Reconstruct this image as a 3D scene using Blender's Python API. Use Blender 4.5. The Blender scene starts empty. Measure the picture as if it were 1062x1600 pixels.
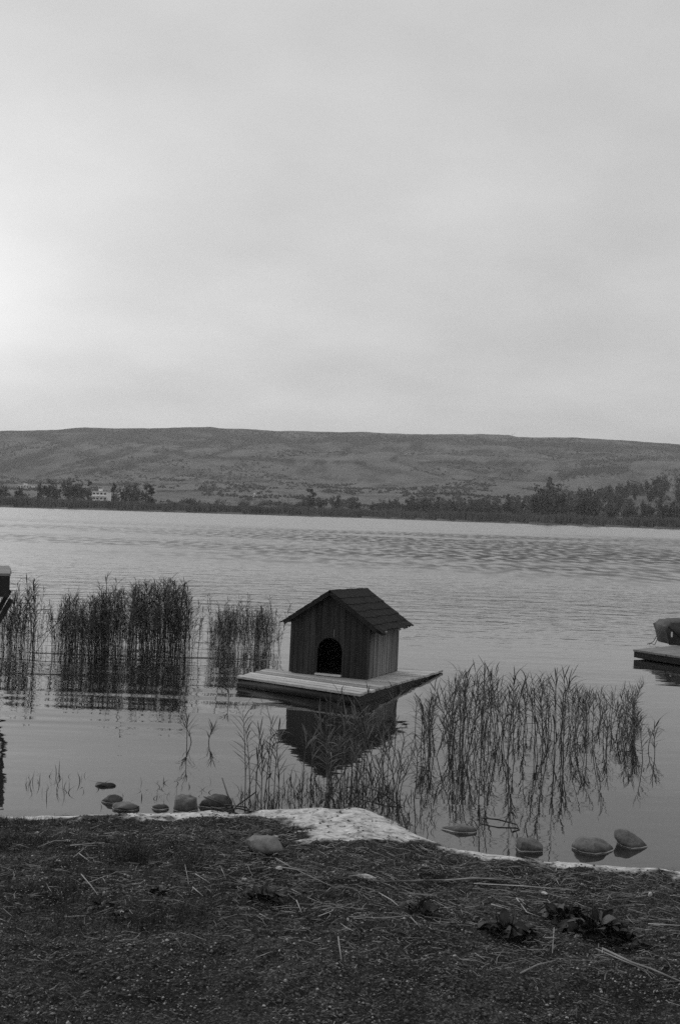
import bpy, bmesh, math, random
import numpy as np
from mathutils import Vector, Matrix, Euler

random.seed(7)
RNG = np.random.default_rng(11)
scene = bpy.context.scene
COL = scene.collection

# ------------------------------------------------------------------ camera
CAM_H = 1.9
F = 1650.0                       # focal length in photo pixels (1062 x 1600)
ROLL = math.radians(1.85)
cam_d = bpy.data.cameras.new('camera')
cam = bpy.data.objects.new('camera', cam_d)
COL.objects.link(cam)
cam_d.sensor_fit = 'VERTICAL'
cam_d.sensor_height = 36.0
cam_d.sensor_width = 24.0
cam_d.lens = F / 1600.0 * 36.0
cam_d.clip_start = 0.05
cam_d.clip_end = 20000
cam.location = (0, 0, CAM_H)
CR = Euler((math.radians(90) - 2.0 / F, 0, 0)).to_matrix() @ Matrix.Rotation(ROLL, 3, 'Z')
cam.rotation_euler = CR.to_euler()
scene.camera = cam

# ------------------------------------------------------------------ world, sun, exposure
SUN_AZ, SUN_EL = math.radians(-48), math.radians(32)      # sun hidden behind the cloud deck, ahead and to the left
sun_dir = Vector((math.sin(SUN_AZ) * math.cos(SUN_EL), math.cos(SUN_AZ) * math.cos(SUN_EL), math.sin(SUN_EL)))
world = bpy.data.worlds.new('World')
scene.world = world
world.use_nodes = True
wn, wl = world.node_tree.nodes, world.node_tree.links
wn.clear()
def W(t, **k):
    n = wn.new(t)
    for a, v in k.items(): setattr(n, a, v)
    return n
def wmath(op, a, b=None):
    n = W('ShaderNodeMath', operation=op)
    for i, v in enumerate((a, b)):
        if v is None: continue
        if isinstance(v, (int, float)): n.inputs[i].default_value = v
        else: wl.new(v, n.inputs[i])
    return n.outputs[0]
out = W('ShaderNodeOutputWorld'); bg = W('ShaderNodeBackground'); wl.new(bg.outputs[0], out.inputs[0])
bg.inputs['Strength'].default_value = 0.1
sky = W('ShaderNodeTexSky', sky_type='NISHITA', sun_disc=False, sun_elevation=SUN_EL, sun_rotation=SUN_AZ)
sky.dust_density = 3.0
bw = W('ShaderNodeRGBToBW'); wl.new(sky.outputs[0], bw.inputs[0])
tc = W('ShaderNodeTexCoord')
# cloud deck: the view direction projected on a high flat layer
sep = W('ShaderNodeSeparateXYZ'); wl.new(tc.outputs['Generated'], sep.inputs[0])
zz = wmath('ADD', wmath('MAXIMUM', sep.outputs[2], 0.0), 0.22)
cmb = W('ShaderNodeCombineXYZ')
wl.new(wmath('DIVIDE', sep.outputs[0], zz), cmb.inputs[0]); wl.new(wmath('DIVIDE', sep.outputs[1], zz), cmb.inputs[1])
cn = W('ShaderNodeTexNoise'); cn.inputs['Scale'].default_value = 1.5; cn.inputs['Detail'].default_value = 6.0
cn.inputs['Roughness'].default_value = 0.5
wl.new(cmb.outputs[0], cn.inputs['Vector'])
cloud = wmath('ADD', wmath('MULTIPLY', cn.outputs['Fac'], 3.8), 3.95)
# thin cloud glows round the hidden sun
dp = W('ShaderNodeVectorMath', operation='DOT_PRODUCT'); wl.new(tc.outputs['Generated'], dp.inputs[0])
GAP_AZ, GAP_EL = math.radians(-20.5), math.radians(10.0)   # brightest gap of the cloud, at the left edge of the view
dp.inputs[1].default_value = (math.sin(GAP_AZ) * math.cos(GAP_EL), math.cos(GAP_AZ) * math.cos(GAP_EL), math.sin(GAP_EL))
dpc = wmath('MAXIMUM', dp.outputs['Value'], 0.0)
glow = wmath('ADD', wmath('MULTIPLY', wmath('POWER', dpc, 300.0), 1.8),
             wmath('ADD', wmath('MULTIPLY', wmath('POWER', dpc, 60.0), 1.5), wmath('MULTIPLY', wmath('POWER', dpc, 9.0), .75)))
tot = wmath('ADD', wmath('ADD', cloud, glow), wmath('MULTIPLY', wmath('MINIMUM', bw.outputs[0], 8.0), 0.05))
wl.new(tot, bg.inputs['Color'])

sl = bpy.data.lights.new('sun', 'SUN')
sl.energy = 1.3
sl.angle = math.radians(40)
sl.color = (1.0, 1.0, 1.0)
sun = bpy.data.objects.new('sun', sl)
COL.objects.link(sun)
sun.rotation_euler = sun_dir.to_track_quat('Z', 'Y').to_euler()

scene.view_settings.view_transform = 'Standard'
scene.view_settings.look = 'None'
scene.view_settings.exposure = 0.0
scene.view_settings.gamma = 1.0
scene.view_settings.use_curve_mapping = False
scene.render.engine = 'CYCLES'
scene.cycles.max_bounces = 6
scene.cycles.volume_bounces = 0
scene.cycles.use_denoising = False
scene.cycles.sample_clamp_indirect = 4.0

# ------------------------------------------------------------------ helpers
def ray(px, py):
    d = CR @ Vector(((px - 531.0) / F, -(py - 800.0) / F, -1.0))
    return d
def at(px, py, z=0.0):
    """ground point at height z that lies along the sight line"""
    d = ray(px, py)
    t = (z - CAM_H) / d.z
    return Vector((d.x * t, d.y * t, z))
def at_depth(px, py, y):
    d = ray(px, py)
    t = y / d.y
    return Vector((d.x * t, y, CAM_H + d.z * t))

def hash2(ix, iy, seed):
    h = (ix.astype(np.int64) * 374761393 + iy.astype(np.int64) * 668265263 + seed * 974711) & 0xffffffff
    h = ((h ^ (h >> 13)) * 1274126177) & 0xffffffff
    h = (h ^ (h >> 16)) & 0xffff
    return h / 65535.0
def vn(x, y, seed=0):
    x = np.asarray(x, float); y = np.asarray(y, float)
    ix, iy = np.floor(x), np.floor(y)
    fx, fy = x - ix, y - iy
    fx = fx * fx * fx * (fx * (fx * 6 - 15) + 10); fy = fy * fy * fy * (fy * (fy * 6 - 15) + 10)
    a, b = hash2(ix, iy, seed), hash2(ix + 1, iy, seed)
    c, d = hash2(ix, iy + 1, seed), hash2(ix + 1, iy + 1, seed)
    return (a * (1 - fx) + b * fx) * (1 - fy) + (c * (1 - fx) + d * fx) * fy
def fbm(x, y, seed=0, oct=4, gain=.5):
    s, a, n = 0, 1.0, 0
    for o in range(oct):
        s = s + a * vn(x * 2 ** o + o * 17.3, y * 2 ** o - o * 9.1, seed + o); n += a; a *= gain
    return s / n
def sstep(a, b, x):
    t = np.clip((np.asarray(x, float) - a) / (b - a), 0, 1)
    return t * t * (3 - 2 * t)

def tag(o, label=None, cat=None, group=None, kind=None):
    if label: o['label'] = label
    if cat: o['category'] = cat
    if group: o['group'] = group
    if kind: o['kind'] = kind
    return o
def empty(name, loc=(0, 0, 0), rz=0.0):
    o = bpy.data.objects.new(name, None)
    o.empty_display_size = .1
    COL.objects.link(o); o.location = loc; o.rotation_euler = (0, 0, rz)
    return o
def link(name, me, parent=None, loc=None, rot=None, scale=None):
    o = bpy.data.objects.new(name, me); COL.objects.link(o)
    if parent is not None: o.parent = parent
    if loc is not None: o.location = loc
    if rot is not None: o.rotation_euler = rot
    if scale is not None: o.scale = scale if hasattr(scale, '__len__') else (scale,) * 3
    return o
def mesh_np(name, v, f, mat=None, smooth=False):
    """v (n,3) array, f (m,k) array of equal-sized faces"""
    me = bpy.data.meshes.new(name)
    v = np.asarray(v, np.float32); f = np.asarray(f, np.int32)
    k = f.shape[1]
    me.vertices.add(len(v)); me.vertices.foreach_set('co', v.ravel())
    me.loops.add(f.size); me.loops.foreach_set('vertex_index', f.ravel())
    me.polygons.add(len(f)); me.polygons.foreach_set('loop_start', np.arange(0, f.size, k, dtype=np.int32))
    if smooth: me.polygons.foreach_set('use_smooth', np.ones(len(f), bool))
    me.update(calc_edges=True); me.validate()
    if mat: me.materials.append(mat)
    return me
class MB:
    def __init__(s): s.v = []; s.f = []
    def add(s, vs, fs, M=None):
        n = len(s.v)
        s.v += [tuple(M @ Vector(p)) if M else tuple(p) for p in vs]
        s.f += [tuple(i + n for i in f) for f in fs]
        return s
    def box(s, c, d, M=None):
        cx, cy, cz = c; x, y, z = (q / 2 for q in d)
        vs = [(cx + a * x, cy + b * y, cz + e * z) for e in (-1, 1) for b in (-1, 1) for a in (-1, 1)]
        return s.add(vs, [(0, 2, 3, 1), (4, 5, 7, 6), (0, 1, 5, 4), (2, 6, 7, 3), (1, 3, 7, 5), (0, 4, 6, 2)], M)
    def hexa(s, b, t):
        """eight corners: four below, four above, both counter-clockwise seen from above"""
        return s.add(list(b) + list(t), [(3, 2, 1, 0), (4, 5, 6, 7), (0, 1, 5, 4), (1, 2, 6, 5), (2, 3, 7, 6), (3, 0, 4, 7)])
    def prism(s, poly, y0, y1, M=None):
        """poly in x,z; extruded along y"""
        n = len(poly)
        vs = [(x, y0, z) for x, z in poly] + [(x, y1, z) for x, z in poly]
        fs = [tuple(range(n)), tuple(range(2 * n - 1, n - 1, -1))]
        fs += [(i, i + n, (i + 1) % n + n, (i + 1) % n) for i in range(n)]
        return s.add(vs, fs, M)
    def tube(s, pts, rad, seg=6, cap=True):
        pts = [Vector(p) for p in pts]
        if not hasattr(rad, '__len__'): rad = [rad] * len(pts)
        n0 = len(s.v); vs = []; fs = []
        for i, p in enumerate(pts):
            d = (pts[min(i + 1, len(pts) - 1)] - pts[max(i - 1, 0)]).normalized()
            a = d.cross(Vector((.31, .17, .93)) if abs(d.z) < .9 else Vector((1, .2, 0))).normalized(); b = d.cross(a)
            for k in range(seg):
                t = 2 * math.pi * k / seg
                vs.append(p + (a * math.cos(t) + b * math.sin(t)) * rad[i])
        for i in range(len(pts) - 1):
            for k in range(seg):
                fs.append((i * seg + k, i * seg + (k + 1) % seg, (i + 1) * seg + (k + 1) % seg, (i + 1) * seg + k))
        if cap:
            fs.append(tuple(reversed(range(seg)))); fs.append(tuple(range((len(pts) - 1) * seg, len(pts) * seg)))
        return s.add(vs, fs)
    def mesh(s, name, mat, smooth=False, bevel=0.0):
        me = bpy.data.meshes.new(name)
        me.from_pydata(s.v, [], s.f); me.update()
        if bevel or True:
            bm = bmesh.new(); bm.from_mesh(me)
            if bevel:
                bmesh.ops.bevel(bm, geom=list(bm.edges), offset=bevel, segments=1, affect='EDGES')
            bmesh.ops.recalc_face_normals(bm, faces=bm.faces)
            bm.to_mesh(me); bm.free()
        if mat: me.materials.append(mat)
        if smooth: me.polygons.foreach_set('use_smooth', [True] * len(me.polygons))
        return me
    def obj(s, name, mat, parent=None, smooth=False, bevel=0.0, **k):
        return link(name, s.mesh(name, mat, smooth, bevel), parent, **k)

# ------------------------------------------------------------------ materials
def newmat(name):
    m = bpy.data.materials.new(name); m.use_nodes = True
    nt = m.node_tree; b = nt.nodes['Principled BSDF']
    return m, nt, b
def N(nt, t, ins=None, **k):
    n = nt.nodes.new(t)
    for a, v in k.items(): setattr(n, a, v)
    for a, v in (ins or {}).items():
        if hasattr(v, 'node'): nt.links.new(v, n.inputs[a])
        else: n.inputs[a].default_value = v
    return n
def M2(nt, op, a, b=0.0, clamp=False):
    n = N(nt, 'ShaderNodeMath', {0: a, 1: b}, operation=op); n.use_clamp = clamp
    return n.outputs[0]
def mapr(nt, v, a, b, c, d, smooth=False):
    n = N(nt, 'ShaderNodeMapRange', {0: v, 1: a, 2: b, 3: c, 4: d})
    if smooth: n.interpolation_type = 'SMOOTHSTEP'
    return n.outputs[0]
def grey(nt, v):
    return N(nt, 'ShaderNodeCombineColor', {0: v, 1: v, 2: v}).outputs[0]
def simple(name, lo, hi, scale=8.0, stretch=(1, 1, 1), rough=.8, bump=0.0, bdist=.01, coord='Object', rand=0.0, detail=5.0, spec=.3):
    m, nt, b = newmat(name)
    tcn = N(nt, 'ShaderNodeTexCoord')
    mp = N(nt, 'ShaderNodeMapping', {'Vector': tcn.outputs[coord], 'Scale': stretch})
    vec = mp.outputs[0]
    if rand:
        oi = N(nt, 'ShaderNodeObjectInfo')
        off = N(nt, 'ShaderNodeVectorMath', {0: vec, 1: N(nt, 'ShaderNodeCombineXYZ', {0: M2(nt, 'MULTIPLY', oi.outputs['Random'], 37.0), 1: M2(nt, 'MULTIPLY', oi.outputs['Random'], 91.0), 2: 0.0}).outputs[0]}, operation='ADD')
        vec = off.outputs[0]
    nz = N(nt, 'ShaderNodeTexNoise', {'Vector': vec, 'Scale': scale, 'Detail': detail, 'Roughness': .6})
    v = mapr(nt, nz.outputs['Fac'], .3, .7, lo, hi)
    if rand:
        v = M2(nt, 'MULTIPLY', v, mapr(nt, oi.outputs['Random'], 0, 1, 1 - rand, 1 + rand))
    nt.links.new(grey(nt, v), b.inputs['Base Color'])
    b.inputs['Roughness'].default_value = rough
    b.inputs['Specular IOR Level'].default_value = spec
    if bump:
        bp = N(nt, 'ShaderNodeBump', {'Strength': bump, 'Distance': bdist, 'Height': nz.outputs['Fac']})
        nt.links.new(bp.outputs[0], b.inputs['Normal'])
    return m

M_wall_dark = simple('dark stained wood', .014, .044, 26, (1, 1, .09), .75, .5, .004, rand=.35)
M_wall_grey = simple('grey side wood', .07, .25, 26, (1, 1, .07), .8, .5, .004, rand=.4)  # paler grey for the right side wall's planks only
M_inner = simple('inner wood', .01, .02, 10)
M_shingle = simple('bitumen shingle', .014, .034, 60, rough=.95, bump=.6, bdist=.003, rand=.12, spec=.15)
M_barge = simple('roof edge wood', .01, .025, 20, rough=.8)
M_deck = simple('pale weathered board', .26, .55, 9, (.35, 6, 4), .65, .5, .004, rand=.38)
M_log = simple('wet dark timber', .008, .02, 10, (.3, 3, 3), .55, .5, .01)
M_pale = simple('pale split wood', .3, .5, 30)
M_jetty = simple('jetty timber', .012, .035, 14, (1, 1, .3), .75, .5, .006, rand=.3)
M_jtop = simple('jetty deck board', .10, .22, 9, (.35, 6, 4), .7, .4, .004, rand=.2)
M_tarp = simple('grey tarpaulin', .025, .06, 5, rough=.6, bump=.6, bdist=.03)
M_rope = simple('rope', .05, .1, 40)
M_strap = simple('white strap', .5, .7, 30)
M_reed = simple('reed leaf', .04, .115, 6, rough=.6, rand=.35)
M_reedbed = simple('reed mass', .018, .045, 6, rough=.6)
M_sprout = simple('sprout', .03, .08, 6, rough=.7)
M_twig = simple('wet twig', .01, .025, 20, rough=.6)
M_grass = simple('grass blade', .018, .05, 3, rough=.7)
M_straw = simple('dry straw', .16, .42, 30, rough=.8)
M_straw2 = simple('old straw', .03, .24, 9, rough=.8)
M_stalk = simple('dry reed stalk', .22, .40, 12, rough=.7, rand=.35)
M_gravel = simple('gravel', .012, .15, 14, rough=.8)
M_grit = simple('pale grit', .12, .50, 22, rough=.8)
M_chip = simple('pale pebble', .30, .5, 30, rough=.7, rand=.3)
M_leaf = simple('broad leaf', .008, .034, 14, rough=.5, bump=.5, bdist=.004, rand=.45)
M_leafpale = simple('dead leaf', .10, .2, 14, rough=.7, rand=.3)
M_crown = simple('far foliage', .045, .115, .35, rough=.9, rand=.3)
M_crownp = simple('pale far foliage', .06, .13, .35, rough=.9, rand=.3)
M_trunk = simple('bark', .03, .05, 3)
M_shore = simple('far reeds', .085, .16, .25, (1, 1, 1), .9)
M_scrub = simple('scrub', .02, .05, .2, rough=.9, rand=.3)
M_white = simple('white render', .74, .84, .6)
M_glass = simple('dark window', .02, .04, 1, rough=.2)
M_roofm = simple('grey roof', .4, .5, 1)

# water
m, nt, b = newmat('lake water'); M_water = m
tcn = N(nt, 'ShaderNodeTexCoord'); P = tcn.outputs['Object']
sx = N(nt, 'ShaderNodeSeparateXYZ', {0: P}); X, Y = sx.outputs[0], sx.outputs[1]
def wnoise(scale, st, det=2.0, w=0.0):
    mp = N(nt, 'ShaderNodeMapping', {'Vector': P, 'Scale': st, 'Rotation': (0, 0, w)})
    return N(nt, 'ShaderNodeTexNoise', {'Vector': mp.outputs[0], 'Scale': scale, 'Detail': det, 'Roughness': .5}).outputs['Fac']
patch = wnoise(.05, (.5, 1.0, 1), 3.0, .05)
n_small = wnoise(5.0, (.5, 1.0, 1), 2.0, .04)       # short wavelets, crests across the view
n_mid = wnoise(1.7, (.42, 1.0, 1), 2.0, -.05)
n_big = wnoise(2.0, (.9, .30, 1), 3.0, .06)
n_near = wnoise(1.25, (.12, 1.0, 1), 2.0, .1)
k_far = mapr(nt, Y, 10.5, 24, 0, 1, True)
k_band = M2(nt, 'MULTIPLY', mapr(nt, M2(nt, 'ADD', Y, M2(nt, 'MULTIPLY', X, .4)), 30, 50, 0, 1, True), mapr(nt, Y, 85, 135, 1, 0.0, True))
k_band = M2(nt, 'MULTIPLY', k_band, mapr(nt, X, -16, 10, .3, 1, True))
k_band = M2(nt, 'MULTIPLY', k_band, mapr(nt, patch, .36, .54, .12, 1.0, True))
k_ring = M2(nt, 'MULTIPLY', M2(nt, 'MULTIPLY', mapr(nt, Y, 8.0, 9.8, 0, 1, True), mapr(nt, Y, 13.0, 15, 1, .3, True)), mapr(nt, X, -.1, -1.6, .1, 1, True))
h = M2(nt, 'MULTIPLY', n_small, M2(nt, 'ADD', M2(nt, 'MULTIPLY', k_far, .013), .0019))
h = M2(nt, 'ADD', h, M2(nt, 'MULTIPLY', n_mid, M2(nt, 'ADD', M2(nt, 'MULTIPLY', k_far, .026), .0006)))
h = M2(nt, 'ADD', h, M2(nt, 'MULTIPLY', n_big, M2(nt, 'MULTIPLY', k_band, .05)))
h = M2(nt, 'ADD', h, M2(nt, 'MULTIPLY', n_near, M2(nt, 'ADD', M2(nt, 'MULTIPLY', k_ring, .055), .0048)))
bp = N(nt, 'ShaderNodeBump', {'Strength': 1.0, 'Distance': 1.0, 'Height': h})
# seen this flat, only the wave faces turned towards the bank show: the mean facing of the choppy water leans that way
k_chop = M2(nt, 'MULTIPLY', mapr(nt, Y, 14, 45, 0, .075, True), M2(nt, 'ADD', .55, M2(nt, 'MULTIPLY', n_mid, .9)))
dash = mapr(nt, n_big, .40, .62, 0, 1)
k_chop = M2(nt, 'ADD', k_chop, M2(nt, 'MULTIPLY', k_band, M2(nt, 'MULTIPLY', dash, .42)))
lean = N(nt, 'ShaderNodeCombineXYZ', {0: 0.0, 1: M2(nt, 'MULTIPLY', k_chop, -1.0), 2: 0.0}).outputs[0]
nv = N(nt, 'ShaderNodeVectorMath', {0: bp.outputs[0], 1: lean}, operation='ADD')
nv = N(nt, 'ShaderNodeVectorMath', {0: nv.outputs[0]}, operation='NORMALIZE')
nt.links.new(nv.outputs[0], b.inputs['Normal'])
b.inputs['Base Color'].default_value = (.018, .018, .018, 1)
b.inputs['Roughness'].default_value = .03
b.inputs['IOR'].default_value = 1.6
b.inputs['Specular IOR Level'].default_value = .5

# ground
m, nt, b = newmat('bank soil'); M_ground = m
tcn = N(nt, 'ShaderNodeTexCoord'); P = tcn.outputs['Object']
fl = N(nt, 'ShaderNodeAttribute', attribute_name='fluff').outputs['Fac']
n1 = N(nt, 'ShaderNodeTexNoise', {'Vector': P, 'Scale': 60.0, 'Detail': 6.0, 'Roughness': .7}).outputs['Fac']
n2 = N(nt, 'ShaderNodeTexNoise', {'Vector': P, 'Scale': 3.0, 'Detail': 4.0}).outputs['Fac']
vo = N(nt, 'ShaderNodeTexVoronoi', {'Vector': P, 'Scale': 170.0})
spk = mapr(nt, N(nt, 'ShaderNodeSeparateColor', {0: vo.outputs['Color']}).outputs[0], .55, 1.0, .5, 2.6)
base = M2(nt, 'MULTIPLY', M2(nt, 'MULTIPLY', mapr(nt, n1, .35, .7, .006, .056), spk), mapr(nt, n2, .35, .65, .5, 1.4))
n3 = N(nt, 'ShaderNodeTexNoise', {'Vector': P, 'Scale': 14.0, 'Detail': 5.0, 'Roughness': .65}).outputs['Fac']
pale = M2(nt, 'MULTIPLY', mapr(nt, n1, .3, .7, .44, .72), mapr(nt, n3, .32, .68, .6, 1.1))
mix = M2(nt, 'ADD', M2(nt, 'MULTIPLY', base, M2(nt, 'SUBTRACT', 1.0, fl)), M2(nt, 'MULTIPLY', pale, fl))
nt.links.new(grey(nt, mix), b.inputs['Base Color'])
b.inputs['Roughness'].default_value = .9; b.inputs['Specular IOR Level'].default_value = .15
bp = N(nt, 'ShaderNodeBump', {'Strength': .8, 'Distance': .012, 'Height': M2(nt, 'MULTIPLY', M2(nt, 'ADD', n1, M2(nt, 'MULTIPLY', vo.outputs['Distance'], .5)), M2(nt, 'SUBTRACT', 1.0, M2(nt, 'MULTIPLY', fl, .8)))})
nt.links.new(bp.outputs[0], b.inputs['Normal'])

# hill
m, nt, b = newmat('dry hillside'); M_hill = m
tcn = N(nt, 'ShaderNodeTexCoord'); P = tcn.outputs['Object']
vg = N(nt, 'ShaderNodeAttribute', attribute_name='scrub').outputs['Fac']
n1 = N(nt, 'ShaderNodeTexNoise', {'Vector': P, 'Scale': .16, 'Detail': 7.0, 'Roughness': .75}).outputs['Fac']
v = M2(nt, 'ADD', vg, M2(nt, 'MULTIPLY', M2(nt, 'SUBTRACT', n1, .5), 1.5), True)
nt.links.new(grey(nt, mapr(nt, v, 0, 1, .145, .032)), b.inputs['Base Color'])
b.inputs['Roughness'].default_value = 1.0; b.inputs['Specular IOR Level'].default_value = .05

# stone (wet foot, sky reflection at the waterline painted as a thin pale band, dry top)
def stone_mat(name, lo, hi, patch=False):
    m, nt, b = newmat(name)
    tcn = N(nt, 'ShaderNodeTexCoord'); P = tcn.outputs['Object']
    z = N(nt, 'ShaderNodeSeparateXYZ', {0: N(nt, 'ShaderNodeNewGeometry').outputs['Position']}).outputs[2]
    n1 = N(nt, 'ShaderNodeTexNoise', {'Vector': P, 'Scale': 70.0, 'Detail': 5.0, 'Roughness': .7}).outputs['Fac']
    n2 = N(nt, 'ShaderNodeTexNoise', {'Vector': P, 'Scale': 9.0, 'Detail': 3.0}).outputs['Fac']
    v = M2(nt, 'MULTIPLY', mapr(nt, n1, .3, .7, lo, hi), mapr(nt, n2, .4, .6, .7, 1.15))
    if patch:
        v = M2(nt, 'MULTIPLY', v, mapr(nt, n2, .5, .54, 1, .5))
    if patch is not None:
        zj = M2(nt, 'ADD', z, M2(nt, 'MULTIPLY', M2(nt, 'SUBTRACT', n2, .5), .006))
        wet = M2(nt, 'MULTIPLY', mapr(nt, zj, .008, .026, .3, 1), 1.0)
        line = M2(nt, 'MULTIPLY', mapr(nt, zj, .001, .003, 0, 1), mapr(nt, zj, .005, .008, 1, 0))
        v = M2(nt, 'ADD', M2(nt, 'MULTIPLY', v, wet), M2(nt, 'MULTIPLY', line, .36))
    nt.links.new(grey(nt, v), b.inputs['Base Color'])
    b.inputs['Roughness'].default_value = .8
    bp = N(nt, 'ShaderNodeBump', {'Strength': .6, 'Distance': .004, 'Height': n1})
    nt.links.new(bp.outputs[0], b.inputs['Normal'])
    return m
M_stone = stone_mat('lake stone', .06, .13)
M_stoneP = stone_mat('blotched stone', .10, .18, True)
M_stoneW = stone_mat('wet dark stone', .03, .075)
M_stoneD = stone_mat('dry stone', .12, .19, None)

# ------------------------------------------------------------------ the bank (ground under the camera) and the lake
shore_px = [(-700, 1262), (-200, 1276), (0, 1278), (60, 1277), (160, 1275), (250, 1272), (330, 1269), (365, 1274), (430, 1267), (500, 1264), (560, 1266),
            (600, 1278), (630, 1293), (660, 1310), (700, 1324), (760, 1335), (850, 1345), (940, 1352), (1062, 1362), (1300, 1375), (1900, 1400)]
SP = [at(x, y, 0.0) for x, y in shore_px]
SXs = np.array([-200, -60] + [p.x for p in SP] + [60, 200]); SYs = np.array([30, 10] + [p.y for p in SP] + [3.2, 6])
def shore_y(x): return np.interp(x, SXs, SYs)
strip_px = [[(150, 1273), (250, 1270), (330, 1266), (366, 1273), (352, 1284), (300, 1290), (240, 1289), (190, 1283)],
            [(415, 1272), (440, 1266), (500, 1262), (560, 1264), (604, 1278), (662, 1312), (628, 1322), (590, 1327), (540, 1337), (490, 1337), (476, 1325), (505, 1316), (470, 1306), (440, 1290), (400, 1283)],
            [(20, 1277), (60, 1275), (150, 1274), (150, 1279), (60, 1283)],
            [(660, 1311), (700, 1323), (760, 1333), (820, 1341), (820, 1347), (760, 1346), (700, 1331)],
            [(830, 1343), (920, 1349), (1000, 1356), (1075, 1362), (1075, 1372), (1000, 1363), (900, 1356)]]
def poly_soft(x, y, poly):
    """signed distance to a polygon, positive inside"""
    px = np.array([p[0] for p in poly]); py = np.array([p[1] for p in poly])
    inside = np.zeros(x.shape, bool); dmin = np.full(x.shape, 1e9)
    n = len(px)
    for i in range(n):
        x0, y0, x1, y1 = px[i], py[i], px[(i + 1) % n], py[(i + 1) % n]
        c = ((y0 > y) != (y1 > y)) & (x < (x1 - x0) * (y - y0) / (y1 - y0 + 1e-12) + x0)
        inside ^= c
        t = np.clip(((x - x0) * (x1 - x0) + (y - y0) * (y1 - y0)) / ((x1 - x0) ** 2 + (y1 - y0) ** 2 + 1e-12), 0, 1)
        dmin = np.minimum(dmin, np.hypot(x - x0 - t * (x1 - x0), y - y0 - t * (y1 - y0)))
    return np.where(inside, dmin, -dmin)
strips = [[(at(x, y, .012).x, at(x, y, .012).y) for x, y in s] for s in strip_px]
def fluff(x, y):
    s = np.full(np.shape(x), -1.0)
    for p in strips: s = np.maximum(s, poly_soft(x, y, p))
    j = (fbm(x * 7, y * 11, 50, 5, .62) - .5) * .36 + (fbm(x * 60, y * 60, 57, 2) - .5) * .06
    f = sstep(-.055, .045, np.minimum(s, .10) + .02 + j)
    return f * (1 - .5 * sstep(.56, .68, fbm(x * 26, y * 40, 58, 3)))
def ground_z(x, y, fine=True):
    x = np.asarray(x, float); y = np.asarray(y, float)
    d = shore_y(x) - y
    d = d + (fbm(x * 5, y * 5, 3, 3) - .5) * .09
    z = np.where(d > 0, .33 * (1 - np.exp(-np.maximum(d, 0) / 3.6)) + .018 * (1 - np.exp(-np.maximum(d, 0) / .05)), .16 * d)
    z = np.maximum(z, -1.2)
    if fine:
        near = np.exp(-np.maximum(0, np.abs(x) - 3) / 4)
        amp = sstep(0, .25, d) * near
        z = z + amp * ((fbm(x * 1.7, y * 1.7, 21, 3) - .5) * .06 + (fbm(x * 5, y * 5, 24, 4) - .5) * .05 + (fbm(x * 9, y * 9, 22, 3) - .5) * .035 + (fbm(x * 38, y * 38, 23, 3) - .5) * .022)
        f = fluff(x, y) * near
        z = z - amp * f * .8 * ((fbm(x * 9, y * 9, 22, 3) - .5) * .035 + (fbm(x * 38, y * 38, 23, 3) - .5) * .022) + f * (.001 + .004 * fbm(x * 12, y * 12, 29, 2))
    return z
def gz(x, y): return float(ground_z(np.array([x]), np.array([y]))[0])
def on_bank(px, py):
    z = .1
    for _ in range(12):
        p = at(px, py, z); z = .5 * z + .5 * gz(p.x, p.y)
    return Vector((p.x, p.y, gz(p.x, p.y)))

def spread(lo, hi, step, far_lo, far_hi, g=1.16):
    a = list(np.arange(lo, hi + step / 2, step))
    s = step; x = a[-1]
    while x < far_hi: s *= g; x += s; a.append(x)
    s = step; x = a[0]; b_ = []
    while x > far_lo: s *= g; x -= s; b_.append(x)
    return np.array(b_[::-1] + a)
gx = spread(-2.45, 2.45, .0145, -140, 140); gy = spread(2.95, 7.3, .0165, -70, 13)
GX, GY = np.meshgrid(gx, gy)
GZ = ground_z(GX, GY)
nx, ny = len(gx), len(gy)
def grid_faces(nx, ny):
    i = np.arange(nx * ny).reshape(ny, nx)
    return np.stack([i[:-1, :-1], i[:-1, 1:], i[1:, 1:], i[1:, :-1]], -1).reshape(-1, 4)
me = mesh_np('bank', np.stack([GX, GY, GZ], -1).reshape(-1, 3), grid_faces(nx, ny), M_ground, True)
fa = me.attributes.new('fluff', 'FLOAT', 'POINT'); fa.data.foreach_set('value', fluff(GX, GY).astype(np.float32).ravel())
bank = link('ground', me); tag(bank, 'dark gravelly lake bank with patches of pale fluff along the waterline', kind='structure')

mb = MB(); mb.add([(-3000, 2.6, 0), (3000, 2.6, 0), (3000, 420, 0), (-3000, 420, 0)], [(0, 1, 2, 3)])
lake = mb.obj('lake_water', M_water); tag(lake, 'grey rippled lake between the bank and the far shore', kind='structure')

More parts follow.
